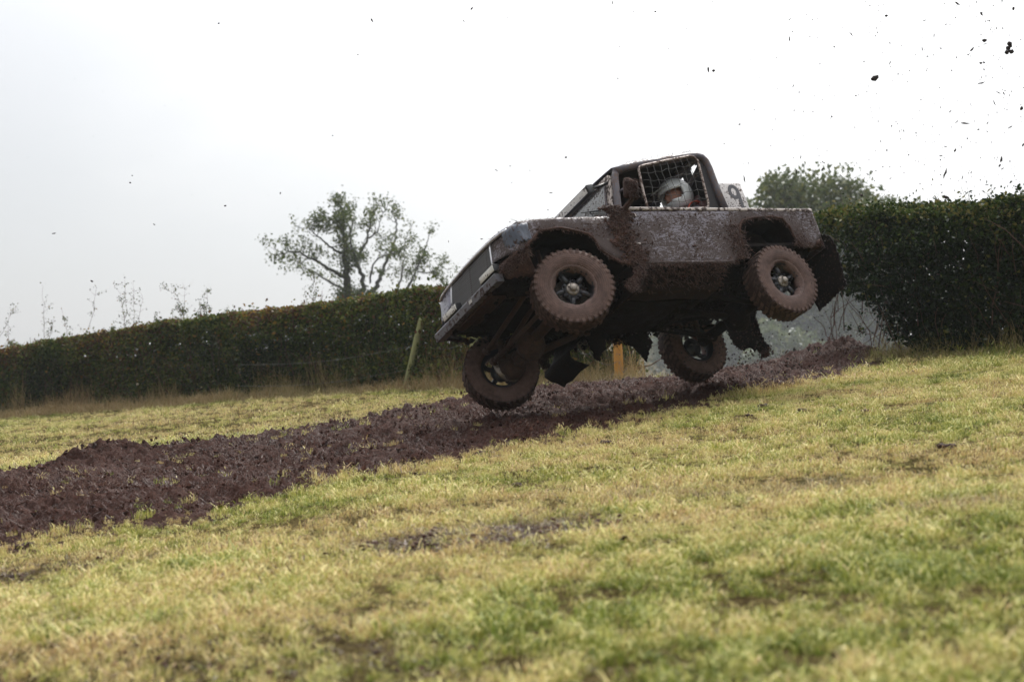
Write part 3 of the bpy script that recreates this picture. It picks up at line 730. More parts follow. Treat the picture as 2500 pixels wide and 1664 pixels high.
def wire(label, pts, r=.0018):
    o = link('fence_wire', None); o.location = pts[0]
    g = G(); n = 14; P = []
    for i in range(len(pts) - 1):
        a, b = Vector(pts[i]), Vector(pts[i + 1])
        for q in range(n): f = q / n; P.append(a.lerp(b, f) - Vector((0, 0, 1)) * .10 * math.sin(f * math.pi) - Vector(pts[0]))
    P.append(Vector(pts[-1]) - Vector(pts[0])); g.tube(P, r, 5); g.obj('strand', M['wire'], o)
    h = G(); rn = random.Random(3)
    for q in range(2, len(P) - 1, 3):
        for s_ in range(2):
            d = Vector((rn.uniform(-1, 1), rn.uniform(-1, 1), rn.uniform(-1, 1))).normalized() * .022; h.tube([P[q] - d, P[q] + d], .0018, 4)
    tag(h.obj('barbs', M['wire'], o), kind='stuff'); tag(o, label, 'wire', 'wires of the hedge fence')
wire('upper barbed wire strand running past the leaning green post', [PA[0].lerp(PA[1], .62) + Vector((-3.2, 1.6, -.35)), PA[0].lerp(PA[1], .62), PB[0].lerp(PB[1], .75), ray(1300, 800, 21)])
wire('lower barbed wire strand running past the leaning green post', [PA[0].lerp(PA[1], .28) + Vector((-3.2, 1.6, -.33)), PA[0].lerp(PA[1], .28), PB[0].lerp(PB[1], .35)])
wire('slack loose wire hanging down to the orange post', [ray(1395, 822, 19.6), ray(1440, 862, 19.45), PC[0].lerp(PC[1], .36) + Vector((0, -.07, 0)), ray(1530, 898, 19.2)])

# ------------------------------------------------------------------ trees
def branch(rng, a, d, L, r, segs, tips, depth, bend=.25, up=.12, n=5):
    P = [a]; R = [r]; dr = d / np.linalg.norm(d)
    for q in range(n):
        dr = dr + rng.normal(0, bend, 3) * .5; dr[2] += up * .3; dr /= np.linalg.norm(dr)
        P.append(P[-1] + dr * L / n); R.append(r * (1 - .65 * (q + 1) / n))
    segs.append((np.array(P), R))
    if depth == 0: tips += P[2:]; return
    for q in range(2, n + 1):
        for k in range(1 + (rng.random() < .5)):
            dd = dr + rng.normal(0, .75, 3); branch(rng, P[q], dd, L * (.45 + .25 * rng.random()), R[q] * .65, segs, tips, depth - 1, bend, up, 4)

def finish_tree(label, base, segs, P, size, tint, mat, group=None, rng=None):
    o = link('tree', None); o.location = Vector(base); inv = np.array(base)
    V, Fq = tubes_np(segs, 6); np_mesh('trunk', V - inv, Fq, M['bark'], o, smooth=True)
    V, Fq = leaf_quads(P - inv, size, rng); np_mesh('crown', V, Fq, mat, o, {'tint': ('FACE', np.clip(tint, 0, 1))})
    tag(o, label, 'tree', group); return o

def limb_tree():
    """the open, half bare oak over the left hedge: main limbs traced, twigs grown from them"""
    rng = np.random.default_rng(12); Y0 = 66.0; K = 4.9
    limbs = [([(1040, 1560), (1035, 1300), (1020, 1120), (1000, 950), (985, 800), (1005, 650), (960, 500), (972, 320), (935, 190)], .42, 0),
             ([(1035, 1400), (1230, 1200), (1190, 1050), (1130, 880), (1200, 720), (1270, 600), (1290, 430), (1310, 310)], .24, 2.0),
             ([(1230, 1300), (1370, 1190), (1430, 1030), (1500, 850), (1580, 650), (1610, 470), (1600, 360)], .22, 3.0),
             ([(1010, 1080), (900, 1010), (780, 950), (640, 860), (480, 780), (330, 745), (140, 810)], .17, -2.5),
             ([(1020, 1250), (880, 1150), (700, 1050), (560, 960), (410, 870)], .13, 2.2),
             ([(985, 800), (860, 740), (770, 650), (640, 560), (540, 470)], .13, -1.5),
             ([(1500, 1330), (1740, 1210), (1850, 950), (1950, 750), (2000, 570)], .16, 4.0),
             ([(1560, 1330), (1670, 1100), (1690, 920), (1700, 750), (1720, 580)], .12, 5.0),
             ([(1850, 1010), (2050, 1000), (2160, 880)], .07, 4.5),
             ([(1290, 1120), (1320, 880), (1480, 800), (1620, 770)], .09, -2.0),
             ([(1000, 650), (1080, 480), (1110, 300)], .12, 1.5), ([(960, 500), (860, 400), (790, 330)], .10, -1.2), ([(1270, 600), (1390, 520), (1430, 300)], .08, -1.4), ([(1130, 880), (1060, 640), (1070, 500)], .10, -.8)]
    segs, tips = [], []
    for pts, r, dy in limbs:
        m = len(pts); P = np.array([np.array(ray(640 + x / K, 460 + y / K, Y0 + dy * i / (m - 1))) for i, (x, y) in enumerate(pts)])
        # smooth a little
        f = np.linspace(0, m - 1, m * 4); Q = np.stack([np.interp(f, np.arange(m), P[:, c]) for c in range(3)], -1); Q[1:-1] = (Q[:-2] + Q[1:-1] * 2 + Q[2:]) / 4
        Q += rng.normal(0, .03, Q.shape); segs.append((Q, np.linspace(r * .58, r * .12, len(Q))))
        for q in range(len(Q) // 3, len(Q)):
            for k in range(2):
                if rng.random() < .36:
                    d = (Q[q] - Q[q - 1]); d /= np.linalg.norm(d); d = d + rng.normal(0, .8, 3)
                    branch(rng, Q[q], d, .32 + .50 * rng.random(), .022, segs, tips, 1, .5, .15, 3)
    tips = np.array(tips); P = []
    px = 640 + 0 * tips[:, 0]; sx = 1250 + F * tips[:, 0] / tips[:, 1]; sy = 832 - F * tips[:, 2] / tips[:, 1]
    w = .30 + .9 * np.exp(-(((sx - 822) / 45) ** 2 + ((sy - 520) / 45) ** 2)) + .35 * (sx < 700) + .3 * (sx > 1020) + .25 * (sy < 540)
    idx = rng.choice(len(tips), 7600, p=w / w.sum()); P = tips[idx] + rng.normal(0, .15, (7600, 3))
    ivy = []
    for x, y, sx_, sy_, n in ((1000, 900, 60, 110, 700), (1130, 830, 90, 60, 400), (1020, 1230, 110, 80, 900), (1250, 1270, 120, 50, 700), (1000, 780, 70, 60, 300), (1420, 1000, 30, 30, 120), (950, 1290, 60, 40, 400)):
        c = np.array(ray(640 + x / K, 460 + y / K, Y0)); q = rng.normal(0, 1, (n // 2, 3)) * np.array([sx_ / K / F * Y0, .5, sy_ / K / F * Y0]) * .8; ivy.append(c + q)
    P = np.concatenate([P] + ivy); t = .45 + .2 * rng.standard_normal(len(P)); t[:7600] += .12
    base = np.array(segs[0][0][0]); base[2] = gz(base[0], base[1])
    segs.insert(0, (np.array([base - [0, 0, .3], (base + segs[0][0][0]) / 2, segs[0][0][0]]), [.6, .5, .42]))
    finish_tree('open half bare oak with ivy on its trunk rising over the left hedge', base, segs, P, np.full(len(P), .125), t, M['tree'], rng=rng)
limb_tree()

def dense_tree(label, px, top, Y, halfw, H, seed, n, size=.26, mat='tree_far', lobes=22, group='hazy trees beyond the gap'):
    rng = np.random.default_rng(seed); tp = np.array(ray(px, top, Y)); base = np.array([tp[0], Y, gz(tp[0], Y)])
    Ht = tp[2] - base[2]; W = halfw / F * Y; segs, tips, P = [], [], []
    tr = np.array([base + np.array([rng.normal(0, .1) * q, rng.normal(0, .1) * q, Ht * .75 * q / 6]) for q in range(7)]); tr[0, 2] -= .4
    segs.append((tr, np.linspace(.035 * Ht, .008 * Ht, 7)))
    c0 = base + np.array([0, 0, Ht * (1 - H / 2)]); rz = Ht * H / 2
    for k in range(lobes):
        d = rng.standard_normal(3); d[2] = d[2] * .8 + .25; d /= np.linalg.norm(d); rr = .45 + .5 * rng.random()
        c = c0 + d * np.array([W, W, rz]) * rr; rl = (.22 + .2 * rng.random()) * min(W, rz * 1.3)
        a = tr[rng.integers(2, 7)]; m_ = (a + c) / 2 + rng.normal(0, .2, 3); segs.append((np.array([a, m_, c]), [.012 * Ht, .008 * Ht, .003 * Ht]))
        k_ = n // lobes; q = rng.standard_normal((k_, 3)); q /= np.linalg.norm(q, axis=1)[:, None]; q *= (rng.random(k_) ** .4)[:, None] * (1 + .35 * vn(q[:, 0] * 2, q[:, 2] * 2 + q[:, 1], 1.3, k))[:, None]
        P.append(c + q * rl * np.array([1.1, 1.1, .85]))
    P = np.concatenate(P); P = P[P[:, 2] < tp[2] + .3]
    t = .5 + .2 * rng.standard_normal(len(P)) + .25 * (P[:, 2] - c0[2]) / rz * .4
    return finish_tree(label, base, segs, P, np.full(len(P), size), t, M[mat], group, rng)
dense_tree('round crowned full green tree rising behind the right hedge', 1990, 412, 72, 235, .86, 41, 30000, .27, 'tree_far', 95)
dense_tree('lower spreading tree to the right of the round crowned tree', 2130, 452, 76, 95, .85, 42, 6000, .24, 'tree', 20)
dense_tree('hazy bush showing low under the rear wheel', 1915, 775, 56, 110, .97, 43, 4500, .2, 'tree_far', 26)
dense_tree('pale hazy tree seen through the gap left of the rear wheel', 1790, 690, 84, 120, .97, 44, 6500, .28, 'tree_far', 30)
dense_tree('hazy tree in the gap beside the right hedge end', 2080, 690, 80, 120, .97, 45, 6500, .28, 'tree_far', 30)
dense_tree('far hazy tree low behind the far rear wheel', 1690, 740, 95, 130, .97, 46, 6000, .3, 'tree_far', 30)
dense_tree('far hazy tree filling the middle of the gap', 1930, 640, 98, 150, .97, 47, 7000, .32, 'tree_far', 34)
dense_tree('far hazy tree at the right edge of the gap', 2190, 640, 104, 130, .97, 48, 6000, .32, 'tree_far', 30)
for k, (px, tp_, Y, hw, lab) in enumerate([(20, 812, 95, 60, 'leftmost tree top of the far row behind the hedge'), (95, 806, 100, 40, 'second tree top of the far row behind the left hedge'), (165, 808, 92, 34, 'rightmost tree top of the far row behind the left hedge'), (-60, 800, 90, 70, 'tree top cut by the left edge of the photo')]):
    dense_tree(lab, px, tp_, Y, hw, .75, 60 + k, 2600, .26, 'tree_far', 12, 'far tree tops over the left hedge')

# ------------------------------------------------------------------ the car
# local axes: x forward (0 at the front axle), y left, z up; pose found from the photograph
CAR = Matrix(((-.84879847, .45773564, -.2646115, .35515657), (-.5261299, -.78069633, .33719515, 12.74026755), (-.05223499, .42543075, .90348225, -.30586111), (0, 0, 0, 1)))
car = link('pickup_truck', None); car.matrix_world = CAR
tag(car, 'mud covered lilac grey off road racing pickup jumping over the track', 'pickup truck')
crn = random.Random(5)
def lerpx(pts, x):
    pts = sorted(pts); return float(np.interp(x, [p[0] for p in pts], [p[1] for p in pts]))
def solid(o, th, off=-1.0):
    m = o.modifiers.new('thickness', 'SOLIDIFY'); m.thickness = th; m.offset = off; return o

ARCH_F = [(.465, .846), (.401, .905), (.317, .971), (.259, 1.031), (.04, 1.049), (-.137, 1.022), (-.241, .992), (-.295, .929), (-.318, .846), (-.384, .767), (-.494, .699), (-.69, .668)]
ARCH_R = [(-1.80, .66), (-1.86, .70), (-1.97, .80), (-1.988, .90), (-1.992, .976), (-2.02, 1.046), (-2.085, 1.104), (-2.221, 1.134), (-2.475, 1.141), (-2.592, 1.117), (-2.648, 1.026), (-2.66, .939), (-2.72, .816)]
WTOP = [(.56, 1.118), (.513, 1.126), (.276, 1.152), (.046, 1.162), (-.418, 1.182), (-.69, 1.196)]
def dent(x, z, s): return .004 * float(vn(np.array([x]), np.array([z]), 6.0, s)[0])

def ragged(pts, step=.02, amp=.008):
    out = []
    for (a, b), (c, d) in zip(pts, pts[1:] + pts[:1]):
        n = max(1, int(math.hypot(c - a, d - b) / step))
        for k in range(n): f = k / n; out.append((a + (c - a) * f + crn.gauss(0, amp), b + (d - b) * f + crn.gauss(0, amp)))
    return out
for sgn, side in ((1, 'near'), (-1, 'far')):
    # front wing: flat side, rounded shoulder
    rows = []
    for i in range(57):
        x = .44 - i * (1.13 / 56); zl = lerpx(ARCH_F, x); zt = lerpx(WTOP, x); row = []
        prof = [(.806, 0), (.806, .2), (.806, .4), (.805, .6), (.804, .78), (.798, .90), (.784, .97), (.760, 1.0)]
        for y, f in prof:
            row.append((x, sgn * (y + dent(x, f, 3)), zl + (zt - zl) * f))
        row.append((x, sgn * .70, zt + .010)); row.append((x, sgn * .66, zt + .012)); rows.append(row)
    g = G(); g.grid(rows)
    # front of the wing: slanted headlamp panel without a lamp
    plan = [(.565, .405), (.560, .50), (.552, .62), (.535, .70), (.505, .765), (.47, .796), (.44, .806)]
    rows = []
    for j in range(9):
        f = j / 8; row = []
        for (x, y) in plan:
            zb = .925 - (y - .405) * .19; zt = lerpx(WTOP, x) - .004
            z = zb + (zt - zb) * f
            xx = x - .055 * f * min(1, (x - .44) / .06)
            row.append((xx + dent(y, z, 4), sgn * (y - .02 * f * f * (y > .6)), z))
        rows.append(row)
    g.grid(rows)
    solid(g.obj('front_wing', M['paint' if sgn > 0 else 'paint_front'], car), .006)
    # wheel arch lip, torn and caked
    g = G(); g.tube([(x, sgn * (.812 + crn.uniform(-.004, .006)), z + crn.uniform(-.008, .008)) for x, z in ARCH_F], .013, 8); g.obj('arch_lip', M['mud'], car)
    g = G(); g.tube([(x, sgn * (.812 + crn.uniform(-.004, .006)), z + crn.uniform(-.008, .008)) for x, z in ARCH_R[2:]], .012, 8); g.obj('arch_lip', M['mud'], car)
    # body side from the door to the tail
    rows = []; LOW = [(-.69, .672), (-1.0, .672)] + ARCH_R + [(-2.84, .80), (-2.90, .82), (-3.03, .94)]
    n = 118
    for i in range(n):
        x = -.705 - i * (2.32 / (n - 1)); zl = lerpx(LOW, x); zt = 1.205 + (x + .7) * -.013; row = []
        for f in (0, .06, .2, .4, .6, .8, .95, 1.0):
            row.append((x, sgn * (.802 + dent(x, f, 5) - .010 * (f == 0)), zl + (zt - zl) * f))
        row.append((x, sgn * .785, zt + .004)); rows.append(row)
    g = G(); g.grid(rows); solid(g.obj('body_side', M['paint'], car), .008)
    # capping along the waist, sill beading, hinges
    g = G(); g.box((-1.86, sgn * .800, 1.232), (2.33, .034, .030), (0, rad(-.75), 0), .006); g.obj('waist_capping', M['trim'], car)
    g = G(); g.tube([(-.70, sgn * .805, .690), (-1.2, sgn * .806, .684), (-1.80, sgn * .805, .676)], .016, 8); g.obj('sill_bead', M['paint_dirty'], car)
    for hx, hz in ((-.775, 1.165), (-.80, .885)):
        g = G(); g.box((hx, sgn * .812, hz), (.125 if hz > 1 else .10, .012, .036 if hz > 1 else .020), (0, rad(8), 0), .004); g.tube([(hx + .066, sgn * .816, hz - .03), (hx + .066, sgn * .816, hz + .022)], .009, 8); g.obj('door_hinge', M['trim'], car)
    # wheel boxes: inner walls and liners that close the arches
    g = G()
    g.prism([(.50, .60), (.50, 1.10), (-.66, 1.14), (-.66, .62)], 'y', sgn * .40, sgn * .415)
    g.grid([[(x, sgn * y, z + .02) for y in (.80, .62, .41)] for x, z in [(.47, .80), (.42, .90), (.33, .975), (.27, 1.035), (.04, 1.055), (-.15, 1.03), (-.26, 1.0), (-.34, .93), (-.40, .84), (-.46, .74), (-.60, .66)]])
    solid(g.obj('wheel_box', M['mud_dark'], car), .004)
    g = G()
    g.prism([(-1.75, .62), (-1.75, 1.18), (-2.95, 1.18), (-2.95, .70)], 'y', sgn * .44, sgn * .455)
    g.grid([[(x, sgn * y, z + .012) for y in (.79, .62, .45)] for x, z in [(-1.72, .66), (-1.86, .70), (-1.97, .80), (-1.99, .90), (-2.0, .98), (-2.03, 1.05), (-2.09, 1.107), (-2.22, 1.137), (-2.475, 1.143), (-2.60, 1.12), (-2.66, 1.03), (-2.67, .94), (-2.74, .82), (-2.95, .80)]])
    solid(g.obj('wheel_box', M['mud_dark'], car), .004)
    # front mud flap: rubber sheet sagging behind the front wheel
    rows = [[(x - .02 * abs(y - .6), sgn * y, z) for y in (.36, .50, .65, .78, .842)] for x, z in [(-.60, .70), (-.665, .66), (-.690, .60), (-.675, .52), (-.635, .46), (-.58, .41), (-.52, .375)]]
    if sgn < 0: rows += [[(x - .03 * abs(y - .6), sgn * (y - .04 * k + crn.uniform(-.012, .012)), z + crn.uniform(-.012, .012)) for y in (.36, .50, .65, .78, .842)] for k, (x, z) in enumerate([(-.50, .31), (-.52, .25), (-.56, .20), (-.60, .155)])]
    g = G(); g.grid(rows); solid(g.obj('mud_flap', M['mud_tank' if sgn > 0 else 'mud_dark'], car), .012)
    # rear mud flap
    out = [(.46, .92), (.60, .955), (.79, .955), (.90, .875), (.916, .78), (.868, .36), (.64, .322), (.416, .30), (.405, .42)]
    if sgn < 0: out = [(.46, .92), (.60, .955), (.79, .955), (.90, .875), (.93, .70), (.90, .52), (.80, .42), (.68, .40), (.60, .33), (.54, .24), (.45, .225), (.44, .32), (.47, .50), (.46, .70)]
    g = G(); g.prism(ragged([(sgn * y, z) for y, z in out], .02, .005 if sgn > 0 else .010), 'x', -3.055, -3.040); fl = g.obj('mud_flap', M['mud_dark'], car)
    g = G()
    for q in range(160):
        y = crn.uniform(.45, .90); g.ico((-3.035, sgn * y, crn.uniform(.32, .9)), crn.uniform(.004, .016), (.5, 1, 1))
    if sgn < 0:
        for q in range(120): g.ico((-3.04 + crn.uniform(-.05, .02), -.50 + crn.gauss(0, .04), .27 + crn.gauss(0, .03)), crn.uniform(.006, .020))
    tag(g.obj('flap_mud', M['mud'] if sgn < 0 else M['mud_tank'], fl), kind='stuff')

# tub: floor, front and rear panels
g = G(); g.box((-2.42, 0, .86), (1.2, 1.56, .03)); g.box((-1.85, 0, 1.03), (.02, 1.57, .36)); g.obj('load_bed', M['mud_dark'], car)
g = G(); g.prism([(-.795, .80), (-.795, 1.225), (.795, 1.225), (.795, .80)], 'x', -3.035, -3.018); g.obj('tailgate', M['paint_dirty'], car)
g = G(); g.tube([(-2.90, .70, .843), (-2.945, .78, .843), (-2.97, .835, .843)], .040, 16, cap=False); solid(g.obj('exhaust_pipe', M['mud'], car), .006)

# bonnet
rows = []
for i in range(17):
    f = i / 16; x = .485 - f * 1.15; row = []
    for j in range(21):
        y = -.68 + j * .068; zt = lerpx(WTOP, x) + .012; c = 1 - (y / .68) ** 2
        row.append((x + .035 * (c ** .5) * (1 - f), y, zt + .022 * c ** .6 + dent(x, y, 7)))
    rows.append(row)
front = [(p[0] + .012, p[1], p[2] - .010) for p in rows[0]]; front2 = [(p[0] + .010, p[1], p[2] - .040) for p in rows[0]]
g = G(); g.grid([front2, front] + rows); solid(g.obj('bonnet', M['paint_front'], car), .006)
g = G(); g.tube([(p[0] + .010, p[1], p[2] - .030) for p in rows[0]], .014, 8); g.obj('bonnet_lip', M['alloy'], car)

# radiator grille: frame with bright side strips, woven mesh of bars
def gp(y, z, d=0.0):            # a point of the raked grille plane
    return (.500 + (1.145 - z) * .18 + d, y, z)
g = G(); g.prism([gp(0, .80)[::2], gp(0, 1.13)[::2], (.46, 1.13), (.46, .80)], 'y', -.40, .40); g.obj('grille_backing', M['black'], car)
for sgn in (1, -1):
    g = G(); g.tube([gp(sgn * .425, .86, .016), gp(sgn * .412, .96, .018), gp(sgn * .402, 1.06, .014), gp(sgn * .395, 1.135, .006)], .011, 8); g.obj('grille_strip', M['alloy'], car)
gm = mat_simple('grey grille mesh', (.17, .17, .18), .4, .3, .35, 30)
g = G(); g.box((0, 0, 0), (.006, .80, .0100)); slat = g.mesh('slat'); slat.materials.append(gm)
for k in range(15):
    o = link('slat', slat, car); o.location = gp(0, .814 + k * .0218, .010)
g = G(); g.box((0, 0, 0), (.004, .0045, .335)); bar = g.mesh('grille_bar'); bar.materials.append(gm)
for k in range(36):
    o = link('grille_bar', bar, car); o.location = gp(-.385 + k * .0220, .968, .007); o.rotation_euler = (0, rad(-10.2), 0)

# front bumper with two led bars and a small white plate
g = G(); g.prism([(.595, .742), (.675, .747), (.682, .735), (.676, .668), (.595, .672)], 'y', -.655, .575); bumper = g.obj('bumper', M['bumper'], car)
g = G(); g.box((.6835, .10, .712), (.003, .055, .030)); g.obj('bumper_sticker', M['lens'], bumper)
for y0, y1 in ((.315, .585), (-.44, -.165)):
    yc = (y0 + y1) / 2; w = y1 - y0
    g = G(); g.box((.640, yc, .800), (.060, w, .074), None, .006); lb = g.obj('light_bar', M['black'], car)
    g = G(); g.box((.672, yc, .800), (.008, w - .016, .056), None, .003); g.obj('lens', M['lens'], lb)
    g = G()
    for q in range(6): g.box((.610, yc - w / 2 + .03 + q * (w - .06) / 5, .800), (.03, .006, .066))
    tag(g.obj('cooling_fins', M['black'], lb), kind='stuff')
    for y in (y0 + .03, y1 - .03):
        g = G(); g.box((.640, y, .756), (.03, .02, .03)); g.obj('bracket', M['black'], lb)
# torn, muddy valance between bumper end and wing
for sgn in (1, -1):
    rows = []
    for i in range(9):
        f = i / 8; row = []
        for j in range(5):
            e = j / 4; a = Vector((.63, sgn * .64, .745)).lerp(Vector((.44, sgn * .80, .842)), f); b = Vector((.60, sgn * .62, .672)).lerp(Vector((.30, sgn * .66, .66)), f)
            p = a.lerp(b, e); row.append((p.x + crn.uniform(-.008, .008), p.y + crn.uniform(-.01, .01), p.z + crn.uniform(-.012, .012)))
        rows.append(row)
    g = G(); g.grid(rows); g.grid([[(.50, sgn * y, .93 - (y - .4) * .19) for y in (.41, .55, .70, .79)], [(.60, sgn * .45, .75), (.615, sgn * .52, .75), (.62, sgn * .60, .75), (.60, sgn * .655, .755)]])
    solid(g.obj('valance', M['mud'], car), .010)
# tape over the crumpled wing corner
rows = []; TP = [(.52, .62), (.515, .68), (.500, .735), (.478, .775), (.452, .802), (.415, .812), (.36, .815)]
for j in range(15):
    v = j / 14; row = []
    for i in range(25):
        u = i / 24 * 6; k = min(5, int(u)); f = u - k; x = TP[k][0] + (TP[k + 1][0] - TP[k][0]) * f; y = TP[k][1] + (TP[k + 1][1] - TP[k][1]) * f
        zt = lerpx(WTOP, x); edge = .5 + .5 * math.sin(i * 1.7); z = zt - (.19 + .03 * edge) * (1 - v) ** 1.0 if v < .7 else zt - .06 * (1 - v) / .3
        inw = 0 if v < .7 else ((v - .7) / .3) ** 2 * .10
        w = .006 * float(vn(np.array([u * .9 + v * .8]), np.array([v * 1.2]), 1.6, 9)[0]) + .004 * float(vn(np.array([u * 1.1]), np.array([v]), 4.0, 10)[0]) + .010
        row.append((x + w * .6 - inw * .4, y + w - inw, z + (.022 if v > .7 else 0) * (v - .7) / .3))
    rows.append(row)
g = G(); g.grid(rows); solid(g.obj('tape', M['tape'], car), .003)

# windscreen
WB = [(-.685, y, 1.222) for y in (-.70, .70)]; WT = [(-.835, y, 1.705) for y in (-.66, .66)]
def wp(u, v, d=0.0):
    b = Vector(WB[0]).lerp(Vector(WB[1]), u); t = Vector(WT[0]).lerp(Vector(WT[1]), u); p = b.lerp(t, v); return (p.x + d, p.y, p.z + d * .3)
def rrect(u0, u1, v0, v1, ru, rv, n=5):
    out = []
    for cu, cv, a0 in ((u1 - ru, v1 - rv, 0), (u0 + ru, v1 - rv, 90), (u0 + ru, v0 + rv, 180), (u1 - ru, v0 + rv, 270)):
        for k in range(n + 1):
            a = rad(a0 + 90 * k / n); out.append((cu + ru * math.cos(a), cv + rv * math.sin(a)))
    return out
outer = [(min(1, max(0, u)), min(1, max(0, v))) for u, v in rrect(0, 1, 0, 1, .05, .1)]; inner = rrect(.065, .935, .10, .90, .05, .12)
g = G(); m_ = len(outer)
vs = [wp(u, v, .012) for u, v in outer] + [wp(u, v, .012) for u, v in inner]
g.add(vs, [(i, (i + 1) % m_, m_ + (i + 1) % m_, m_ + i) for i in range(m_)], True); solid(g.obj('windscreen_frame', M['trim'], car), .03)
g = G(); g.tube([wp(u, v, .016) for u, v in inner], .011, 8, closed=True); g.obj('windscreen_seal', M['cage'], car)
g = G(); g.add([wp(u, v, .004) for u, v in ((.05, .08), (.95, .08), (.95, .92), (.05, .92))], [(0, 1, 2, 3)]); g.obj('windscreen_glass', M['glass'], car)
for y0 in (.46, -.15):          # wipers lying on the glass
    g = G(); a = Vector(wp(.5 + y0 / 1.4, .02, .03)); g.tube([a, a + Vector((-.06, -.10, .20)), a + Vector((-.085, -.18, .29))], .005, 6); g.tube([a + Vector((-.03, .05, .15)), a + Vector((-.105, -.30, .33))], .008, 6); g.obj('wiper', M['black'], car)
# scuttle vents and panel below the screen
g = G(); g.box((-.672, 0, 1.205), (.06, 1.42, .03), None, .008); g.box((-.655, .50, 1.232), (.07, .34, .014), (0, 0, 0), .004); g.box((-.640, .50, 1.215), (.07, .36, .012), None, .004); g.obj('scuttle', M['paint_dirty'], car)
# long led bar in front of the screen
g = G(); g.box((-.615, 0, 1.585), (.070, 1.16, .078), (0, rad(12), 0), .008); lb = g.obj('light_bar', M['black'], car)
g = G(); g.box((-.576, 0, 1.577), (.008, 1.13, .060), (0, rad(12), 0), .003); g.obj('lens', M['lens'], lb)
g = G(); g.box((-.637, 0, 1.640), (.055, 1.10, .018), (0, rad(12), 0), .004); g.obj('cooling_fins', M['black'], lb)
for y in (-.57, .57):
    g = G(); g.tube([(-.62, y, 1.59), (-.70, y + .02 * (1 if y > 0 else -1), 1.60), (-.80, y + .06 * (1 if y > 0 else -1), 1.62)], .016, 8); g.box((-.615, y + (.014 if y > 0 else -.014), 1.585), (.075, .010, .085), (0, rad(12), 0), .003); g.obj('bracket', M['black'], lb)

# roll cage, roof skin, rear quarter plates
RAIL = [(-.845, 1.685), (-1.0, 1.738), (-1.12, 1.763), (-1.43, 1.812), (-1.76, 1.866), (-1.88, 1.876), (-1.945, 1.860), (-1.978, 1.815), (-1.988, 1.735), (-1.990, 1.50), (-1.985, 1.22)]
for sgn in (1, -1):
    g = G(); g.tube([(x, sgn * (.715 if z > 1.3 else .74), z) for x, z in RAIL], .040, 14); g.obj('cage_rail', M['cage'], car)
    g = G(); g.tube([(-.69, sgn * .745, 1.17), (-.715, sgn * .74, 1.25), (-.79, sgn * .722, 1.50), (-.832, sgn * .712, 1.64), (-.865, sgn * .712, 1.70)], .034, 12); g.obj('windscreen_pillar', M['cage'], car)
    g = G(); g.prism([(-1.80, 1.255), (-1.845, 1.35), (-1.885, 1.78), (-1.86, 1.85), (-1.96, 1.85), (-1.985, 1.74), (-1.985, 1.24)], 'y', sgn * .700, sgn * .712); g.obj('quarter_plate', M['tarpaulin'], car)
rows = []
for x, z in [(-.83, 1.735), (-.90, 1.752)] + [(x, z + .042) for x, z in RAIL[1:7]]:
    rows.append([(x, y, z + .03 * (1 - (abs(y) / .74) ** 2.5) - (.016 if abs(y) > .72 else 0)) for y in (-.745, -.70, -.6, -.4, -.2, 0, .2, .4, .6, .70, .745)])
g = G(); g.grid(rows); solid(g.obj('roof', M['paint_front'], car), .008)
rows2 = [[(x, y * .96, z - .03) for x, y, z in r] for r in rows]
g = G(); g.grid(rows2); solid(g.obj('roof_lining', M['tarpaulin'], car), .004)
g = G(); g.tube([(-1.86, y, 1.845) for y in (-.70, -.3, .3, .70)], .03, 10); g.obj('cage_crossbar', M['cage'], car)
g = G(); g.tube([(-1.95, -.70, 1.25), (-1.95, 0, 1.55), (-1.95, .70, 1.83)], .022, 10); g.obj('cage_diagonal', M['cage'], car)
# bulkhead behind the seats: plate with window slots
g = G(); holes = [(.53, 1.825, .055, .055), (.31, 1.815, .040, .042), (-.09, 1.775, .035, .040), (.60, 1.375, .03, .03)]
for iy in range(70):
    for iz in range(36):
        y = -.70 + iy * .02; z = 1.18 + iz * .02
        if any(((y + .01 - hy) / ry) ** 2 + ((z + .01 - hz) / rz) ** 2 < 1 for hy, hz, ry, rz in holes): continue
        g.add([(-1.98, y, z), (-1.98, y + .02, z), (-1.98, y + .02, z + .02), (-1.98, y, z + .02)], [(0, 1, 2, 3)])
g.obj('bulkhead', M['tarpaulin'], car)
# window net in its tube frame
NF = [(-1.100, 1.700), (-1.118, 1.722), (-1.150, 1.735), (-1.45, 1.795), (-1.77, 1.852), (-1.815, 1.845), (-1.845, 1.805), (-1.846, 1.76), (-1.815, 1.50), (-1.795, 1.34), (-1.782, 1.300), (-1.75, 1.282), (-1.42, 1.268), (-1.09, 1.256), (-1.062, 1.262), (-1.050, 1.285), (-1.065, 1.45)]
g = G(); g.tube([(x, .752, z) for x, z in NF], .0125, 8, closed=True); net = g.obj('window_net', M['pipe'], car)
def net_pt(u, v):
    lo = Vector((-1.055 - .735 * u, 0, 1.262 + .025 * u)); hi = Vector((-1.11 - .70 * u, 0, 1.725 + .125 * u))
    p = lo.lerp(hi, v); k = math.sin(math.pi * u) * math.sin(math.pi * v)
    w1 = .020 * math.sin(5.1 * v + 9 * u) * k; w2 = .022 * math.sin(7 * u + 4 * v) * k
    return Vector((p.x + w1, .757 + .018 * k, p.z - .02 * k + w2))
for i in range(1, 8):
    g = G(); g.tube([net_pt(i / 8 + .012 * ((j % 2) - .5), j / 10) for j in range(11)], .0024, 5); g.obj('cord', M['net'], net)
for j in range(1, 6):
    g = G(); g.tube([net_pt(i / 16, j / 6 + .014 * math.sin(i * 1.9)) for i in range(17)], .0024, 5); g.obj('cord', M['net'], net)

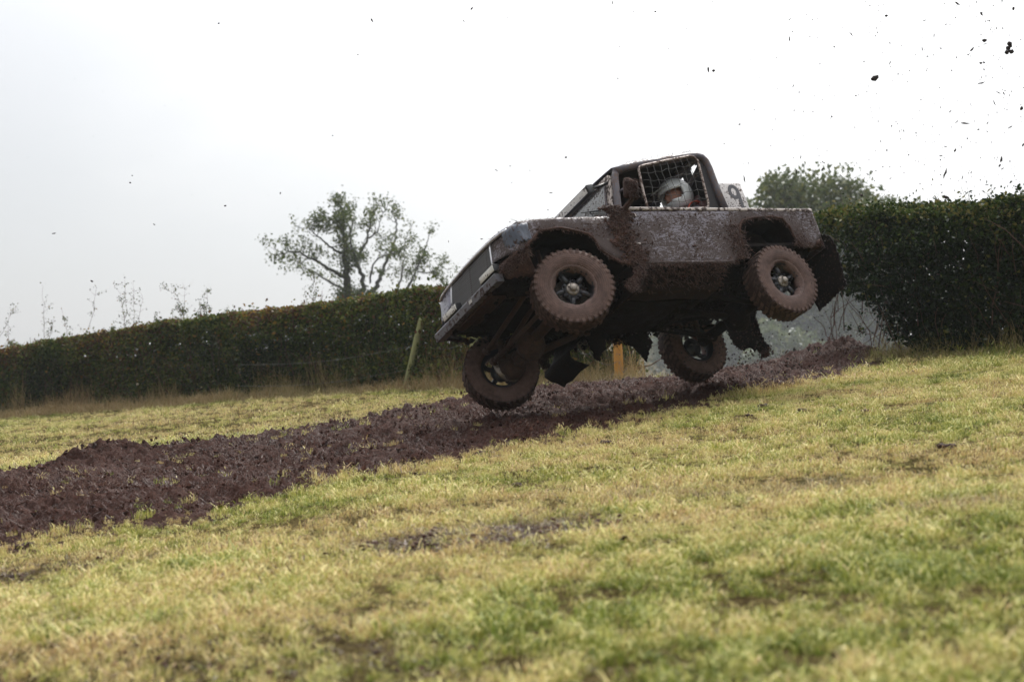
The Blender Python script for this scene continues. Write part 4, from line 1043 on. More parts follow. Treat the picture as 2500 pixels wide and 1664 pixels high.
# door mirror, smothered in mud
g = G(); g.box((-.775, .93, 1.375), (.155, .075, .20), (rad(-8), rad(-14), rad(12)), .03)
mir = g.obj('door_mirror', M['mud'], car)
g = G(); g.tube([(-.72, .78, 1.215), (-.725, .85, 1.235), (-.75, .92, 1.27), (-.76, .93, 1.30)], [.028, .026, .024, .03], 8); g.obj('mirror_arm', M['mud'], mir)
g = G()
for k in range(260):
    a = crn.uniform(0, 6.28); p = Vector((-.775 + crn.uniform(-.075, .075), .965 + crn.uniform(-.01, .015), 1.375 + crn.uniform(-.10, .10)))
    d = Vector((crn.uniform(-.5, .5), crn.uniform(.1, .6), crn.uniform(-1, .2))).normalized() * crn.uniform(.02, .05); g.tube([p, p + d * .6, p + d + Vector((0, 0, -.01))], .0022, 3, cap=False)
tag(g.obj('caked_straw', M['mud'], mir), kind='stuff')
g = G(); g.tube([(-.80, .735, 1.46), (-.83, .79, 1.465)], .014, 8); g.obj('mirror_stub', M['cage'], car)

# number board with a 9, standing on legs in the load bed
bc = Vector((-2.565, .33, 1.645))
g = G(); g.box((-2.563, .33, 1.635), (.285, .014, .335), (0, rad(2), 0), .003); board = g.obj('number_board', M['board'], car)
for x in (-2.46, -2.66):
    g = G(); g.tube([(x, .32, 1.49), (x, .30, 1.20), (x, .30, .875)], .014, 8); g.obj('leg', M['cage'], board)
def stroke(P, w):
    L_, R_ = [], []
    for i in range(len(P)):
        t = (Vector(P[min(i + 1, len(P) - 1)]) - Vector(P[max(i - 1, 0)])).normalized(); nrm = Vector((-t.y, t.x)) * w / 2
        L_.append(Vector(P[i]) + nrm); R_.append(Vector(P[i]) - nrm)
    return L_, R_
ring = [(.052 * math.cos(a), .064 * math.sin(a) + .055) for a in [2 * math.pi * k / 28 for k in range(29)]]
tail = [(.052, .055), (.052, .0), (.050, -.06), (.048, -.12), (.047, -.165)]
foot = [(.055, -.148), (.0, -.150), (-.055, -.146)]
g = G()
for P, off in ((ring, 0), (tail, .0007)):
    L_, R_ = stroke(P, .040)
    rows = [[(bc.x - .010 - p.x, .3405 + off, bc.z + p.y) for p in L_], [(bc.x - .010 - p.x, .3405 + off, bc.z + p.y) for p in R_]]
    g.grid(rows, False)
solid(g.obj('digit_nine', M['digit'], board), .002, 1)

# cabin: seats, steering wheel, dash
for y, nm in ((.36, 'driver'), (-.36, 'far')):
    g = G(); g.box((-1.60, y, .80), (.50, .50, .14), (0, rad(-8), 0), .05); seat = g.obj('seat', M['seat'], car)
    g = G(); g.box((-1.885, y, 1.14), (.13, .50, .66), (0, rad(-10), 0), .05); g.obj('backrest', M['seat'], seat)
    g = G(); g.box((-1.945, y, 1.50), (.05, .28, .16), (0, rad(-10), 0), .04); g.obj('headrest', M['seat'], seat)
g = G(); g.tube([(-1.14 + .06 * math.sin(a), .36 + .18 * math.cos(a), 1.26 + .17 * math.sin(a)) for a in [2 * math.pi * k / 28 for k in range(28)]], .014, 8, closed=True)
sw = g.obj('steering_wheel', M['black'], car)
g = G(); g.tube([(-1.14, .36, 1.26), (-.85, .36, 1.10)], .02, 8); g.tube([(-1.14, .20, 1.26), (-1.14, .52, 1.26)], .012, 6); g.obj('steering_column', M['black'], sw)
g = G(); g.box((-.82, 0, 1.14), (.22, 1.40, .16), None, .04); g.obj('dashboard', M['tarpaulin'], car)
g = G(); g.box((-1.30, 0, .70), (1.2, 1.50, .03)); g.box((-.70, 0, .93), (.02, 1.50, .52)); g.obj('cabin_floor', M['mud_dark'], car)

# chassis, tank, drivetrain
for sgn in (1, -1):
    g = G(); pts = [(.60, .70), (.30, .70), (.15, .74), (-.15, .74), (-.45, .66), (-1.7, .64), (-2.05, .74), (-2.6, .76), (-2.98, .72)]
    for a, b in zip(pts[:-1], pts[1:]):
        L = math.hypot(a[0] - b[0], a[1] - b[1]); ang = math.atan2(b[1] - a[1], a[0] - b[0]); g.box(((a[0] + b[0]) / 2, sgn * .40, (a[1] + b[1]) / 2), (L + .03, .075, .13), (0, ang, 0))
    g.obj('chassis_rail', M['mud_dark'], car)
for x, z in ((.56, .70), (-.62, .62), (-1.72, .60), (-2.92, .72)):
    g = G(); g.box((x, 0, z), (.10, .86, .11), None, .01); g.obj('crossmember', M['mud_brown'] if x > 0 else M['mud_dark'], car)
g = G(); g.prism([(-.80, .73), (-.72, .62), (-.70, .52), (-.95, .49), (-1.30, .50), (-1.66, .48), (-1.74, .56), (-1.70, .74)], 'y', .42, .62); g.obj('side_tank', M['mud_tank'], car)
g = G(); g.prism([(-.86, .73), (-.76, .64), (-1.40, .62), (-1.52, .73)], 'y', -.72, -.46); g.obj('silencer_box', M['mud_dark'], car)
g = G(); g.prism([(.40, .64), (.05, .58), (-.35, .54), (-.72, .55), (-.72, .80), (.40, .80)], 'y', -.30, .22); g.obj('engine_block', M['mud_dark'], car)
g = G(); g.prism([(-.70, .55), (-1.05, .51), (-1.50, .52), (-1.62, .60), (-1.62, .80), (-.70, .80)], 'y', -.34, .34); g.obj('gearbox', M['mud_dark'], car)
g = G(); g.box((.47, 0, .78), (.16, .78, .14), None, .02); g.obj('radiator_shroud', M['mud_brown'], car)
g = G(); g.box((.28, 0, .665), (.42, .66, .02), (0, rad(-7), 0)); g.obj('sump_guard', M['mud_brown'], car)

ZN, ZF, RN, RF = .474, .372, .466, .49     # wheel centre heights: front near/far, rear near/far
def axle(x, zn, zf, name, dy, matb):
    a = Vector((x, .60, zn)); b = Vector((x, -.60, zf)); g = G(); dfp = a.lerp(b, .5 - dy / 1.2)
    g.tube([a, a.lerp(b, .15), a.lerp(b, .85), b], [.060, .052, .052, .060], 14)
    ax = g.obj(name, matb, car)
    g = G(); g.blob(dfp, .165, (.85, .8, 1), 3, 3, .03); g.obj('differential', matb, ax); return ax
fa = axle(0, ZN - .02, ZF - .0, 'front_axle', -.18, M['mud_brown']); ra = axle(-2.36, RN - .01, RF - .01, 'rear_axle', .0, M['mud_dark'])
for sgn, z in ((1, ZN), (-1, ZF)):
    g = G(); g.blob((0, sgn * .56, z), .135, (1, .8, 1.1), 8, 3, .05); g.box((0, sgn * .60, z), (.16, .10, .30), None, .03); g.obj('swivel_housing', M['mud_brown'], fa)
    g = G(); g.lathe([(.0, -.02), (.15, -.02), (.165, 0), (.165, .02), (.0, .02)], 28); o = g.obj('brake_disc', M['steel'], fa); o.location = (0, sgn * .63, z)
for x, nz, fz, par in ((0, ZN, ZF, fa), (-2.36, RN, RF, ra)):
    for sgn, z in ((1, nz), (-1, fz)):
        n = 72; top = .86; cy = sgn * .44; cx = x + .02
        g = G(); g.tube([(cx + .065 * math.cos(t * .55), cy + .065 * math.sin(t * .55), z + .05 + (top - z - .05) * t / n) for t in range(n + 1)], .011, 6); g.obj('coil_spring', M['mud_dark'], par)
        g = G(); g.tube([(x + .13, cy + sgn * .05, z + .02), (x + .10, cy + sgn * .03, z + .30)], .033, 10); g.tube([(x + .10, cy + sgn * .03, z + .30), (x + .07, cy, 1.02)], .022, 10); g.obj('shock_absorber', M['mud_brown'], par)
for a, b, r, nm in (((.20, .52, ZN - .03), (.20, -.55, ZF + .02), .022, 'track_rod'), ((.28, .40, .64), (.26, -.52, ZF + .12), .024, 'drag_link'), ((.10, .42, .66), (.10, -.40, ZF + .10), .024, 'panhard_rod'),
                    ((.02, .40, ZN - .05), (-.80, .38, .58), .034, 'radius_arm'), ((.02, -.40, ZF - .05), (-.80, -.38, .58), .034, 'radius_arm'), ((-2.34, .40, RN - .05), (-1.50, .38, .58), .030, 'trailing_arm'), ((-2.34, -.40, RF - .05), (-1.50, -.38, .58), .030, 'trailing_arm'),
                    ((-.02, .16, ZN - .04), (-.9, .10, .58), .030, 'prop_shaft'), ((-2.3, 0, RN), (-1.4, .05, .58), .034, 'prop_shaft')):
    g = G(); g.tube([a, Vector(a).lerp(Vector(b), .5), b], r, 10); g.blob(a, r * 1.7, (1, 1, 1), 2, 2, .1); g.blob(b, r * 1.7, (1, 1, 1), 4, 2, .1); g.obj(nm, M['mud_brown'] if a[0] > -.5 else M['mud_dark'], car)

# ---- wheels: rim with five round spokes, lugged tyre, hub, nuts, packed mud
def tyre_mesh():
    g = G(); prof = [(.208, -.092), (.215, -.105), (.245, -.116), (.290, -.121), (.335, -.116), (.366, -.108), (.374, -.098), (.376, -.05), (.376, 0), (.376, .05), (.374, .098), (.366, .108), (.335, .116), (.290, .121), (.245, .116), (.215, .105), (.208, .092)]
    g.lathe(prof, 96)
    rn = random.Random(9)
    def block(a, r0, r1, y0, y1, da, skew=0.0):
        vs = []
        for r in (r0, r1):
            k = .80 if r == r1 else 1.0
            for y, s_ in ((y0, -1), (y1, 1)):
                for d in (-da * k, da * k):
                    t = a + d + skew * s_; vs.append((r * math.cos(t), y, r * math.sin(t)))
        g.add(vs, [(0, 1, 3, 2), (4, 6, 7, 5), (0, 4, 5, 1), (2, 3, 7, 6), (0, 2, 6, 4), (1, 5, 7, 3)])
    N_ = 38
    for k in range(N_):
        a = 2 * math.pi * k / N_
        for s_ in (1, -1):
            aa = a + (math.pi / N_ if s_ < 0 else 0); j = rn.uniform(-.008, .003)
            block(aa, .350, .385 + j, s_ * .060, s_ * .112, .050)
            block(aa, .338, .374, s_ * .104, s_ * .1195, .046)
            block(aa + .05, .366, .384 + j, s_ * .008, s_ * .052, .058, .03 * s_)
    return g.mesh('tyre')
def rim_mesh():
    g = G(); g.lathe([(.212, .100), (.216, .096), (.205, .088), (.190, .080), (.186, .03), (.186, -.085), (.205, -.092), (.213, -.098), (.216, -.090), (.198, -.080), (.178, -.075), (.178, .03), (.182, .076), (.198, .092), (.205, .100), (.212, .100)], 56)
    g.lathe([(.0, .030), (.095, .030), (.105, .020), (.105, -.01), (.0, -.01)], 30)
    for k in range(5):
        a = 2 * math.pi * k / 5 + .3; c, s_ = math.cos(a), math.sin(a)
        g.tube([(.075 * c, .020, .075 * s_), (.115 * c, .026, .115 * s_), (.150 * c, .018, .150 * s_), (.186 * c, -.004, .186 * s_)], [.024, .027, .025, .033], 10)
    return g.mesh('wheel')
def hub_mesh():
    g = G(); g.lathe([(.062, .03), (.062, .046), (.056, .052), (.045, .054), (.034, .056), (.033, .084), (.028, .090), (.0, .090)], 24)
    for k in range(6):
        a = 2 * math.pi * k / 6; g.tube([(.048 * math.cos(a), .050, .048 * math.sin(a)), (.048 * math.cos(a), .060, .048 * math.sin(a))], .007, 6)
    return g.mesh('hub')
def nut_mesh():
    g = G(); g.tube([(0, .02, 0), (0, .044, 0)], .014, 6); g.tube([(0, .043, 0), (0, .052, 0)], .008, 8); return g.mesh('wheel_nut')
def packed_mesh(seed):
    rn = random.Random(seed); amp = [.5 + .5 * math.sin(k * .31 + seed) * math.sin(k * .11 + 1.3 * seed) for k in range(80)]
    g = G(); rows = []
    for i in range(80):
        a = 2 * math.pi * i / 80; r1 = .186 - .030 * amp[i] ** 2 - rn.uniform(0, .010); row = []
        for r, y in ((.222, .106), (.206, .106 + rn.uniform(-.004, .004)), (.197, .098), ((r1 + .197) / 2, .082 + rn.uniform(-.012, .010)), (r1, .050 + rn.uniform(-.01, .01)), (r1 + .015, .0), (.188, -.02)):
            row.append((r * math.cos(a), y, r * math.sin(a)))
        rows.append(row)
    rows.append(rows[0]); g.grid(rows); return g.mesh('packed_mud')
TM, RM, HM, NM = tyre_mesh(), rim_mesh(), hub_mesh(), nut_mesh()
TM.materials.append(M['tyre']); RM.materials.append(M['spoke']); HM.materials.append(M['steel']); NM.materials.append(M['spoke'])
packmat = mat_mud('packed wheel mud', (.085, .052, .044), (.19, .122, .106), 1.5, .8, .012)
STEER = rad(-20)
for k, (x, y, z, st, camber) in enumerate(((.055, .735, ZN, STEER, rad(3)), (.02, -.755, ZF, STEER, rad(3)), (-2.345, .735, RN, 0, 0), (-2.345, -.76, RF, 0, 0))):
    w = link('wheel', RM, car); flip = math.pi if y < 0 else 0
    w.matrix_local = Matrix.Translation((x, y, z)) @ Matrix.Rotation(camber, 4, 'X') @ Matrix.Rotation(st + flip, 4, 'Z') @ Matrix.Rotation(.35 + k * 1.1, 4, 'Y') @ Matrix.Scale(.945, 4)
    link('tyre', TM, w); link('hub', HM, w)
    for q in range(5):
        a = 2 * math.pi * q / 5 + .3 + math.pi / 5; o = link('wheel_nut', NM, w); o.location = (.085 * math.cos(a), 0, .085 * math.sin(a))
    pm = packed_mesh(k + 2); pm.materials.append(packmat); link('packed_mud', pm, w)

# ---- caked mud: lumps and straw along the arches, behind the front wheel and along the sill
g = G(); h = G()
def cake(x, y, z, r, out=1):
    g.ico((x, y, z), r, (1, .55, 1))
    if crn.random() < .55:
        d = Vector((crn.uniform(-1, 1), out * crn.uniform(.0, .6), crn.uniform(-1.2, .4))).normalized() * crn.uniform(.02, .055); p = Vector((x, y, z)); h.tube([p, p + d * .5 + Vector((0, 0, .004)), p + d], .0016, 3, cap=False)
for sgn in (1, -1):
    for A in (ARCH_F, ARCH_R):
        for (x0, z0), (x1, z1) in zip(A[:-1], A[1:]):
            n = int(math.hypot(x1 - x0, z1 - z0) / .006)
            for q in range(n):
                f = crn.random(); cake(x0 + (x1 - x0) * f, sgn * (.810 + crn.uniform(-.012, .012)), z0 + (z1 - z0) * f + crn.gauss(0, .013), crn.uniform(.004, .017), sgn)
    for q in range(2300):            # thick mud thrown up behind the front wheel
        f = crn.random(); z = .40 + .86 * f; xc = -.64 - .03 * math.sin(f * 5) if z > .66 else -.53 - .45 * (z - .38) * 1.05
        wd = .055 if z > .68 else .03
        cake(xc + crn.gauss(0, wd) + .05 * math.sin(z * 23) * math.sin(z * 9), sgn * (.812 + abs(crn.gauss(0, .012))), z, crn.uniform(.005, .018) * (1.5 if z > .7 else .9) * (1.5 if crn.random() < .12 else 1), sgn)
    for q in range(420):
        x = -.72 - crn.random() * 1.1; cake(x, sgn * (.806 + crn.uniform(-.01, .012)), .672 + crn.gauss(0, .010), crn.uniform(.004, .012), sgn)
    for q in range(700):             # straw and mud hanging under the sill and on the tank
        x = -.72 - crn.random() * 1.0; z = .66 - abs(crn.gauss(0, .07)); cake(x, sgn * (.80 - (.66 - z) * 1.1 + crn.uniform(-.02, .02)) if z > .5 else sgn * .62, max(z, .47), crn.uniform(.004, .016), sgn)
    for q in range(500):             # in front of and behind the rear wheel
        a = crn.uniform(0, 6.28); x = -1.93 + crn.gauss(0, .06); z = .70 + crn.random() * .36; cake(x, sgn * (.808 + abs(crn.gauss(0, .006))), z, crn.uniform(.004, .012), sgn)
    for q in range(260):
        x = -2.75 + crn.gauss(0, .06); cake(x, sgn * .81, .82 + abs(crn.gauss(0, .10)), crn.uniform(.004, .012), sgn)
sp = G()
for sgn in (1, -1):                  # spatter thrown back over the body sides
    for q in range(3600 if sgn > 0 else 800):
        if crn.random() < .72: x = crn.uniform(-3.0, -.72); z = crn.uniform(.70, 1.20)
        else: x = crn.uniform(-.68, .42); z = crn.uniform(.95, 1.15)
        A = ARCH_F if x > -.69 else ARCH_R
        if A[-1][0] < x < A[0][0] and z < lerpx(A, x) + .012: continue
        if x < -2.72 and z < .98: continue
        r = min(.016, .0022 + crn.expovariate(1 / .0028)); L = crn.uniform(1.0, 2.6); a = crn.gauss(.75, .4); c, s_ = math.cos(a) * r * L, math.sin(a) * r * L
        y = sgn * (.8105 if x < -.69 else .8125 if z < 1.10 else .806); yo = y + sgn * r * .55
        u, w = -math.sin(a) * r, math.cos(a) * r
        sp.add([(x + c, y, z - s_), (x - u * .8, y, z - w * .8), (x - c * .7, y, z + s_ * .7), (x + u, y, z + w), (x, yo, z)], [(0, 1, 4), (1, 2, 4), (2, 3, 4), (3, 0, 4)])
tag(sp.obj('mud_spatter', M['mud'], car), kind='stuff')
for q in range(900):                 # valance and bumper end
    f = crn.random(); cake(.63 - .20 * f + crn.gauss(0, .02), .64 + .16 * f, .74 + .10 * f + crn.gauss(0, .02), crn.uniform(.004, .014))
for q in range(120):                 # clods lying on the bonnet edge, roof and scuttle
    x = crn.uniform(-.6, .5); cake(x, crn.uniform(.50, .78), lerpx(WTOP, x) + .014, crn.uniform(.004, .010))
for q in range(90):
    k = crn.randrange(1, 5); f = crn.random(); x = RAIL[k][0] + (RAIL[k + 1][0] - RAIL[k][0]) * f; z = RAIL[k][1] + (RAIL[k + 1][1] - RAIL[k][1]) * f; cake(x, .70 + crn.uniform(-.04, .04), z + .044, crn.uniform(.003, .007))
for q in range(60):
    y = crn.uniform(-.6, .6); cake(.525, y, 1.14, crn.uniform(.004, .011))
tag(g.obj('caked_mud', M['mud'], car), kind='stuff'); tag(h.obj('mud_straw', packmat, car), kind='stuff')
for nm_, pts_, y0_ in (('torn_panel', [(-1.38, .60), (-1.44, .50), (-1.50, .47), (-1.55, .36), (-1.585, .305), (-1.62, .36), (-1.70, .47), (-1.735, .50), (-1.70, .62)], -.62), ('torn_panel', [(-.80, .58), (-.86, .40), (-.84, .33), (-.90, .28), (-.95, .36), (-1.02, .42), (-1.05, .58)], -.45), ('torn_panel', [(.30, .66), (.24, .58), (.20, .60), (.14, .52), (.05, .60), (-.02, .66)], -.38)):
    g = G(); g.prism(ragged(pts_, .018, .006), 'y', y0_, y0_ + .015); g.obj(nm_, M['mud_dark'], car)
# shaded underbody mud clumps
g = G()
for q in range(1800):
    x = crn.uniform(-2.9, .5); y = crn.uniform(-.75, .70); z = lerpx([(.6, .66), (.2, .66), (-.3, .56), (-.7, .54), (-1.6, .55), (-2.0, .66), (-2.9, .66)], x) + crn.uniform(-.02, .10)
    g.ico((x, y, z), crn.uniform(.012, .04), (1, 1, .8))
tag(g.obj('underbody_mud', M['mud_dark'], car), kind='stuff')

# ------------------------------------------------------------------ the driver, strapped in behind the net
def mat_person():
    m, nt, out = new_mat('race suit and face'); co = obj_coord(nt); z = nd(nt, 'ShaderNodeSeparateXYZ', {0: co}).outputs[2]
    n = noise(nt, co, 40, 3)
    col = mixc(nt, mapr(nt, z, 1.435, 1.445), mixc(nt, n, (.030, .028, .038), (.060, .055, .070)), mixc(nt, n, (.34, .16, .11), (.46, .24, .17)))
    principled(nt, out, col, .75, spec=.3); return m
person = link('person', None); person.matrix_world = CAR @ Matrix.Translation((-1.62, .38, .86))
tag(person, 'driver in a white helmet and dark suit behind the window net', 'person')
PO = Vector((-1.62, .38, .86))
def pp(*c): return Vector(c) - PO
g = G()
g.tube([pp(-1.66, .38, .86), pp(-1.72, .38, 1.00), pp(-1.77, .38, 1.18), pp(-1.80, .38, 1.32), pp(-1.80, .38, 1.42)], [.165, .16, .175, .16, .075], 16)
g.tube([pp(-1.79, .38, 1.38), pp(-1.775, .38, 1.50)], [.062, .058], 12)
g.blob(pp(-1.765, .38, 1.605), .108, (1.05, .82, 1.18), 1, 3, .0)
g.blob(pp(-1.655, .38, 1.585), .022, (1.1, .7, 1.5), 1, 2, .0)                     # nose
for s_ in (1, -1):
    g.blob(pp(-1.667, .38 + s_ * .036, 1.622), .018, (.7, 1, .6), 1, 2, 0)          # brows
    g.tube([pp(-1.80, .38 + s_ * .15, 1.36), pp(-1.80, .38 + s_ * .215, 1.30), pp(-1.64, .38 + s_ * .25, 1.16), pp(-1.55, .38 + s_ * .24, 1.12)], [.075, .072, .058, .052], 12)
    g.tube([pp(-1.56, .38 + s_ * .24, 1.12), pp(-1.35, .38 + s_ * .20, 1.20), pp(-1.19, .38 + s_ * .175, 1.27)], [.050, .044, .034], 12)
    g.blob(pp(-1.15, .38 + s_ * .170, 1.285), .046, (.9, .65, 1.05), 2, 2, .0)
    for q in range(4):                                                              # fingers closed round the wheel rim
        a = pp(-1.135, .38 + s_ * (.150 + .002 * q), 1.320 - .021 * q); g.tube([a, a + Vector((.035, -s_ * .012, .002)), a + Vector((.044, -s_ * .032, -.002)), a + Vector((.026, -s_ * .044, -.004))], [.0105, .010, .009, .008], 7)
    a = pp(-1.155, .38 + s_ * .140, 1.315); g.tube([a, a + Vector((.012, -s_ * .022, .016)), a + Vector((.030, -s_ * .036, .020))], [.012, .011, .009], 7)
    g.tube([pp(-1.64, .38 + s_ * .10, .88), pp(-1.40, .38 + s_ * .13, .93), pp(-1.20, .38 + s_ * .13, .94)], [.10, .088, .072], 12)
    g.tube([pp(-1.20, .38 + s_ * .13, .94), pp(-1.08, .38 + s_ * .12, .84), pp(-.98, .38 + s_ * .11, .77)], [.068, .055, .042], 12)
    g.tube([pp(-1.0, .38 + s_ * .11, .755), pp(-.86, .38 + s_ * .11, .80)], [.045, .038], 10)
body = g.obj('body', mat_person(), person)
body.data.materials[0].node_tree
rm = body.modifiers.new('skin', 'REMESH'); rm.mode = 'VOXEL'; rm.voxel_size = .0105; rm.use_smooth_shade = True
sm = body.modifiers.new('smooth', 'SMOOTH'); sm.factor = .5; sm.iterations = 3
body.location = PO - PO
# material works in car coordinates: shift by the body's own origin
for n_ in body.data.materials[0].node_tree.nodes:
    if n_.type == 'MAP_RANGE': n_.inputs[1].default_value -= PO.z; n_.inputs[2].default_value -= PO.z
# helmet: shell with an open face port
HC = Vector((-1.772, .38, 1.618)); g = G(); nu, nv_ = 44, 30; vs = []; fs = []
HR = Euler((0, rad(6), rad(10))).to_matrix()
for i in range(nv_ + 1):
    th = math.pi * i / nv_
    for j in range(nu):
        ph = 2 * math.pi * j / nu; d = Vector((math.sin(th) * math.cos(ph), math.sin(th) * math.sin(ph), math.cos(th)))
        k = 1 + .10 * max(0, d.x) * (1 if d.z < 0 else .3)
        vs.append(HC - PO + HR @ Vector((d.x * .170 * k, d.y * .137, d.z * (.165 if d.z > 0 else .150))))
for i in range(nv_):
    for j in range(nu):
        th = math.pi * (i + .5) / nv_; ph = 2 * math.pi * (j + .5) / nu; d = Vector((math.sin(th) * math.cos(ph), math.sin(th) * math.sin(ph), math.cos(th)))
        port = d.x > .30 and -.50 + .25 * (1 - d.x) < d.z < .16 + .08 * d.x
        if port or d.z < -.86: continue
        a, b = i * nu + j, i * nu + (j + 1) % nu; fs.append((a, b, b + nu, a + nu))
g.add(vs, fs, True); hel = g.obj('helmet', M['helmet'], person); solid(hel, .022); body.name = 'body'
pk = [[HC - PO + HR @ Vector((.135 + .10 * f, y, .105 - .035 * f - .9 * y * y)) for y in (-.10, -.06, 0, .06, .10)] for f in (0, .4, .75, 1)]
g = G(); g.grid(pk); solid(g.obj('peak', M['helmet'], hel), .006)
g = G(); g.tube([HC - PO + HR @ Vector((-.02, .132, -.03)), HC - PO + HR @ Vector((-.02, .146, -.03))], .018, 14); g.obj('visor_screw', M['steel'], hel)
for s_ in (1, -1):
    g = G(); rows = [[pp(x, .38 + s_ * y + w, z) for w in (-.024, .024)] for x, y, z in ((-1.93, .14, 1.46), (-1.87, .13, 1.49), (-1.80, .125, 1.475), (-1.70, .12, 1.36), (-1.60, .11, 1.20), (-1.55, .08, 1.02))]
    g.grid(rows); solid(g.obj('harness_strap', M['strap'], person), .006, 1)

# ------------------------------------------------------------------ flying mud
def fleck_mesh(seed, kind):
    rn = random.Random(seed); g = G()
    if kind == 0: g.blob((0, 0, 0), .5, (1, .8, .85), seed, 1, .30)
    elif kind == 1:
        g.blob((0, 0, 0), .36, (1.0, .7, .42), seed, 1, .35); g.blob((.28, 0, .05), .22, (1.0, .6, .45), seed + 1, 1, .4)
    else:
        g.tube([(-.5, 0, -.04), (-.2, .02, .05), (.1, 0, -.02), (.5, 0, .07)], [.03, .10, .13, .02], 6)
    me = g.mesh('mud_fleck'); me.materials.append(M['fleck']); return me
M['fleck'] = mat_mud('flying mud', (.012, .0085, .008), (.045, .029, .025), 30, .75, .004)
FM = {k: [fleck_mesh(10 * k + q, k) for q in range(5)] for k in range(3)}
def P(ox, oy, K, rows): return [(ox + r[0] / K, oy + r[1] / K, r[2] / K, r[3] / K, r[4]) for r in rows]
FL = P(2000, 0, 3.92, [(1320, 35, 45, 16, 35), (640, 152, 24, 20, 0), (1550, 130, 40, 26, 70), (1857, 83, 26, 24, 90), (1665, 57, 18, 12, 0), (1750, 12, 16, 14, 0), (567, 103, 16, 8, 90), (1008, 197, 34, 8, -20), (1210, 236, 26, 14, -20), (1593, 206, 24, 12, 80), (305, 328, 40, 8, 50), (1098, 340, 36, 14, 95), (1578, 388, 36, 28, 0), (1460, 478, 50, 26, -50), (1527, 448, 18, 10, 0), (1588, 423, 30, 8, -15), (1425, 527, 16, 12, 0), (985, 470, 30, 10, 80), (1010, 478, 20, 8, -50), (1162, 465, 22, 8, 30), (1036, 541, 16, 12, 0), (1545, 603, 24, 18, 0), (1577, 603, 18, 14, 0), (430, 590, 16, 6, -40), (678, 602, 30, 10, -75), (1032, 659, 18, 8, -15), (862, 678, 12, 8, 0), (1550, 797, 60, 14, -15), (1715, 888, 40, 8, 25), (1766, 895, 28, 10, 60), (351, 917, 14, 14, 0), (1253, 1068, 30, 16, -40), (1675, 985, 45, 8, 65), (1315, 1168, 34, 14, -40), (1610, 1180, 28, 14, -60), (1828, 1218, 38, 12, -30), (1935, 1040, 30, 24, -70), (1930, 1118, 18, 10, 80), (1523, 1240, 16, 14, 0), (809, 1250, 24, 14, 90), (1606, 1258, 22, 10, 50), (1417, 1324, 14, 12, 0), (1207, 1404, 28, 8, 10), (1300, 1442, 38, 24, -60), (1162, 1492, 28, 18, 0), (1742, 1530, 50, 28, -75), (1708, 1507, 16, 10, -45), (930, 1300, 14, 6, -20), (1650, 1363, 18, 8, 80), (490, 1028, 10, 8, 0), (735, 1165, 18, 8, -10), (1950, 1390, 24, 16, -50)])
FL += P(2000, 330, 4.712, [(55, 318, 16, 12, 60), (432, 322, 26, 10, 75), (555, 450, 32, 14, 20), (612, 492, 22, 10, -80), (730, 366, 14, 10, 0), (975, 434, 20, 10, 0), (820, 498, 22, 8, -20), (1160, 562, 14, 12, 0), (1648, 488, 38, 8, -75), (1606, 522, 18, 10, -40), (1690, 535, 26, 10, 60), (1402, 571, 12, 12, 0), (1680, 655, 30, 14, 30), (1930, 570, 36, 10, -10), (2075, 352, 28, 20, -50), (2105, 388, 34, 18, -30), (748, 634, 10, 10, 0), (485, 690, 30, 28, 0), (250, 465, 40, 16, 50)])
FL += P(1500, 0, 3.92, [(1676, 375, 40, 12, 85), (1783, 1505, 28, 14, -75), (1197, 1191, 16, 14, 0), (392, 113, 18, 14, 0), (567, 167, 16, 8, 35), (1227, 59, 20, 9, -15), (1677, 187, 30, 6, -45), (1702, 303, 12, 9, 0), (1870, 355, 20, 12, 20), (1941, 362, 16, 10, -50), (1548, 553, 18, 8, 15), (1711, 825, 28, 7, -80), (1767, 883, 22, 6, 90), (1722, 1057, 16, 6, -15), (1901, 1065, 18, 8, 40), (1543, 1142, 16, 8, -80), (1510, 1240, 16, 8, -20), (1722, 1340, 14, 7, -5), (1496, 1397, 20, 9, -35), (1050, 1376, 12, 8, 80), (517, 471, 10, 9, 0), (182, 114, 8, 7, 0), (937, 18, 8, 8, 0), (48, 448, 9, 8, 0), (1836, 142, 10, 8, 80), (1940, 180, 18, 9, -15)])
FL += P(1000, 0, 3.92, [(517, 202, 24, 8, 40), (936, 175, 16, 8, -65), (960, 162, 14, 8, 0), (1940, 28, 28, 10, 85), (1277, 446, 14, 8, 50), (1401, 632, 18, 7, -55), (1496, 1507, 18, 16, 0), (1133, 1056, 10, 6, 20), (1817, 1522, 10, 6, 25)])
FL += P(0, 420, 2.142, [(282, 321, 16, 6, -10), (805, 273, 14, 7, 35), (680, 55, 9, 7, 0), (691, 18, 7, 5, 0), (1178, 177, 9, 8, 0), (480, 570, 12, 9, 30), (1465, 113, 5, 4, 0)])
FL += P(1040, 350, 3.825, [(655, 250, 28, 12, 30), (785, 213, 22, 10, 0), (800, 367, 16, 8, -30), (1166, 462, 24, 9, 5), (970, 252, 8, 6, 0), (1138, 622, 10, 9, 0), (210, 914, 20, 8, 80), (518, 893, 22, 14, 0)])
FL += P(1700, 380, 3.733, [(912, 148, 30, 10, 90), (1150, 125, 38, 20, -55), (1162, 66, 14, 9, 80), (952, 15, 20, 8, -75), (1560, 170, 26, 12, 15), (1604, 205, 16, 8, -70), (1462, 68, 18, 8, 80)])
FL += P(0, 0, .9424, [(855, 46, 11, 5, 60), (503, 54, 4, 3, 0), (823, 126, 5, 3, 0), (765, 312, 3, 2, 0), (645, 443, 3, 2, 0)])
frn = random.Random(44)
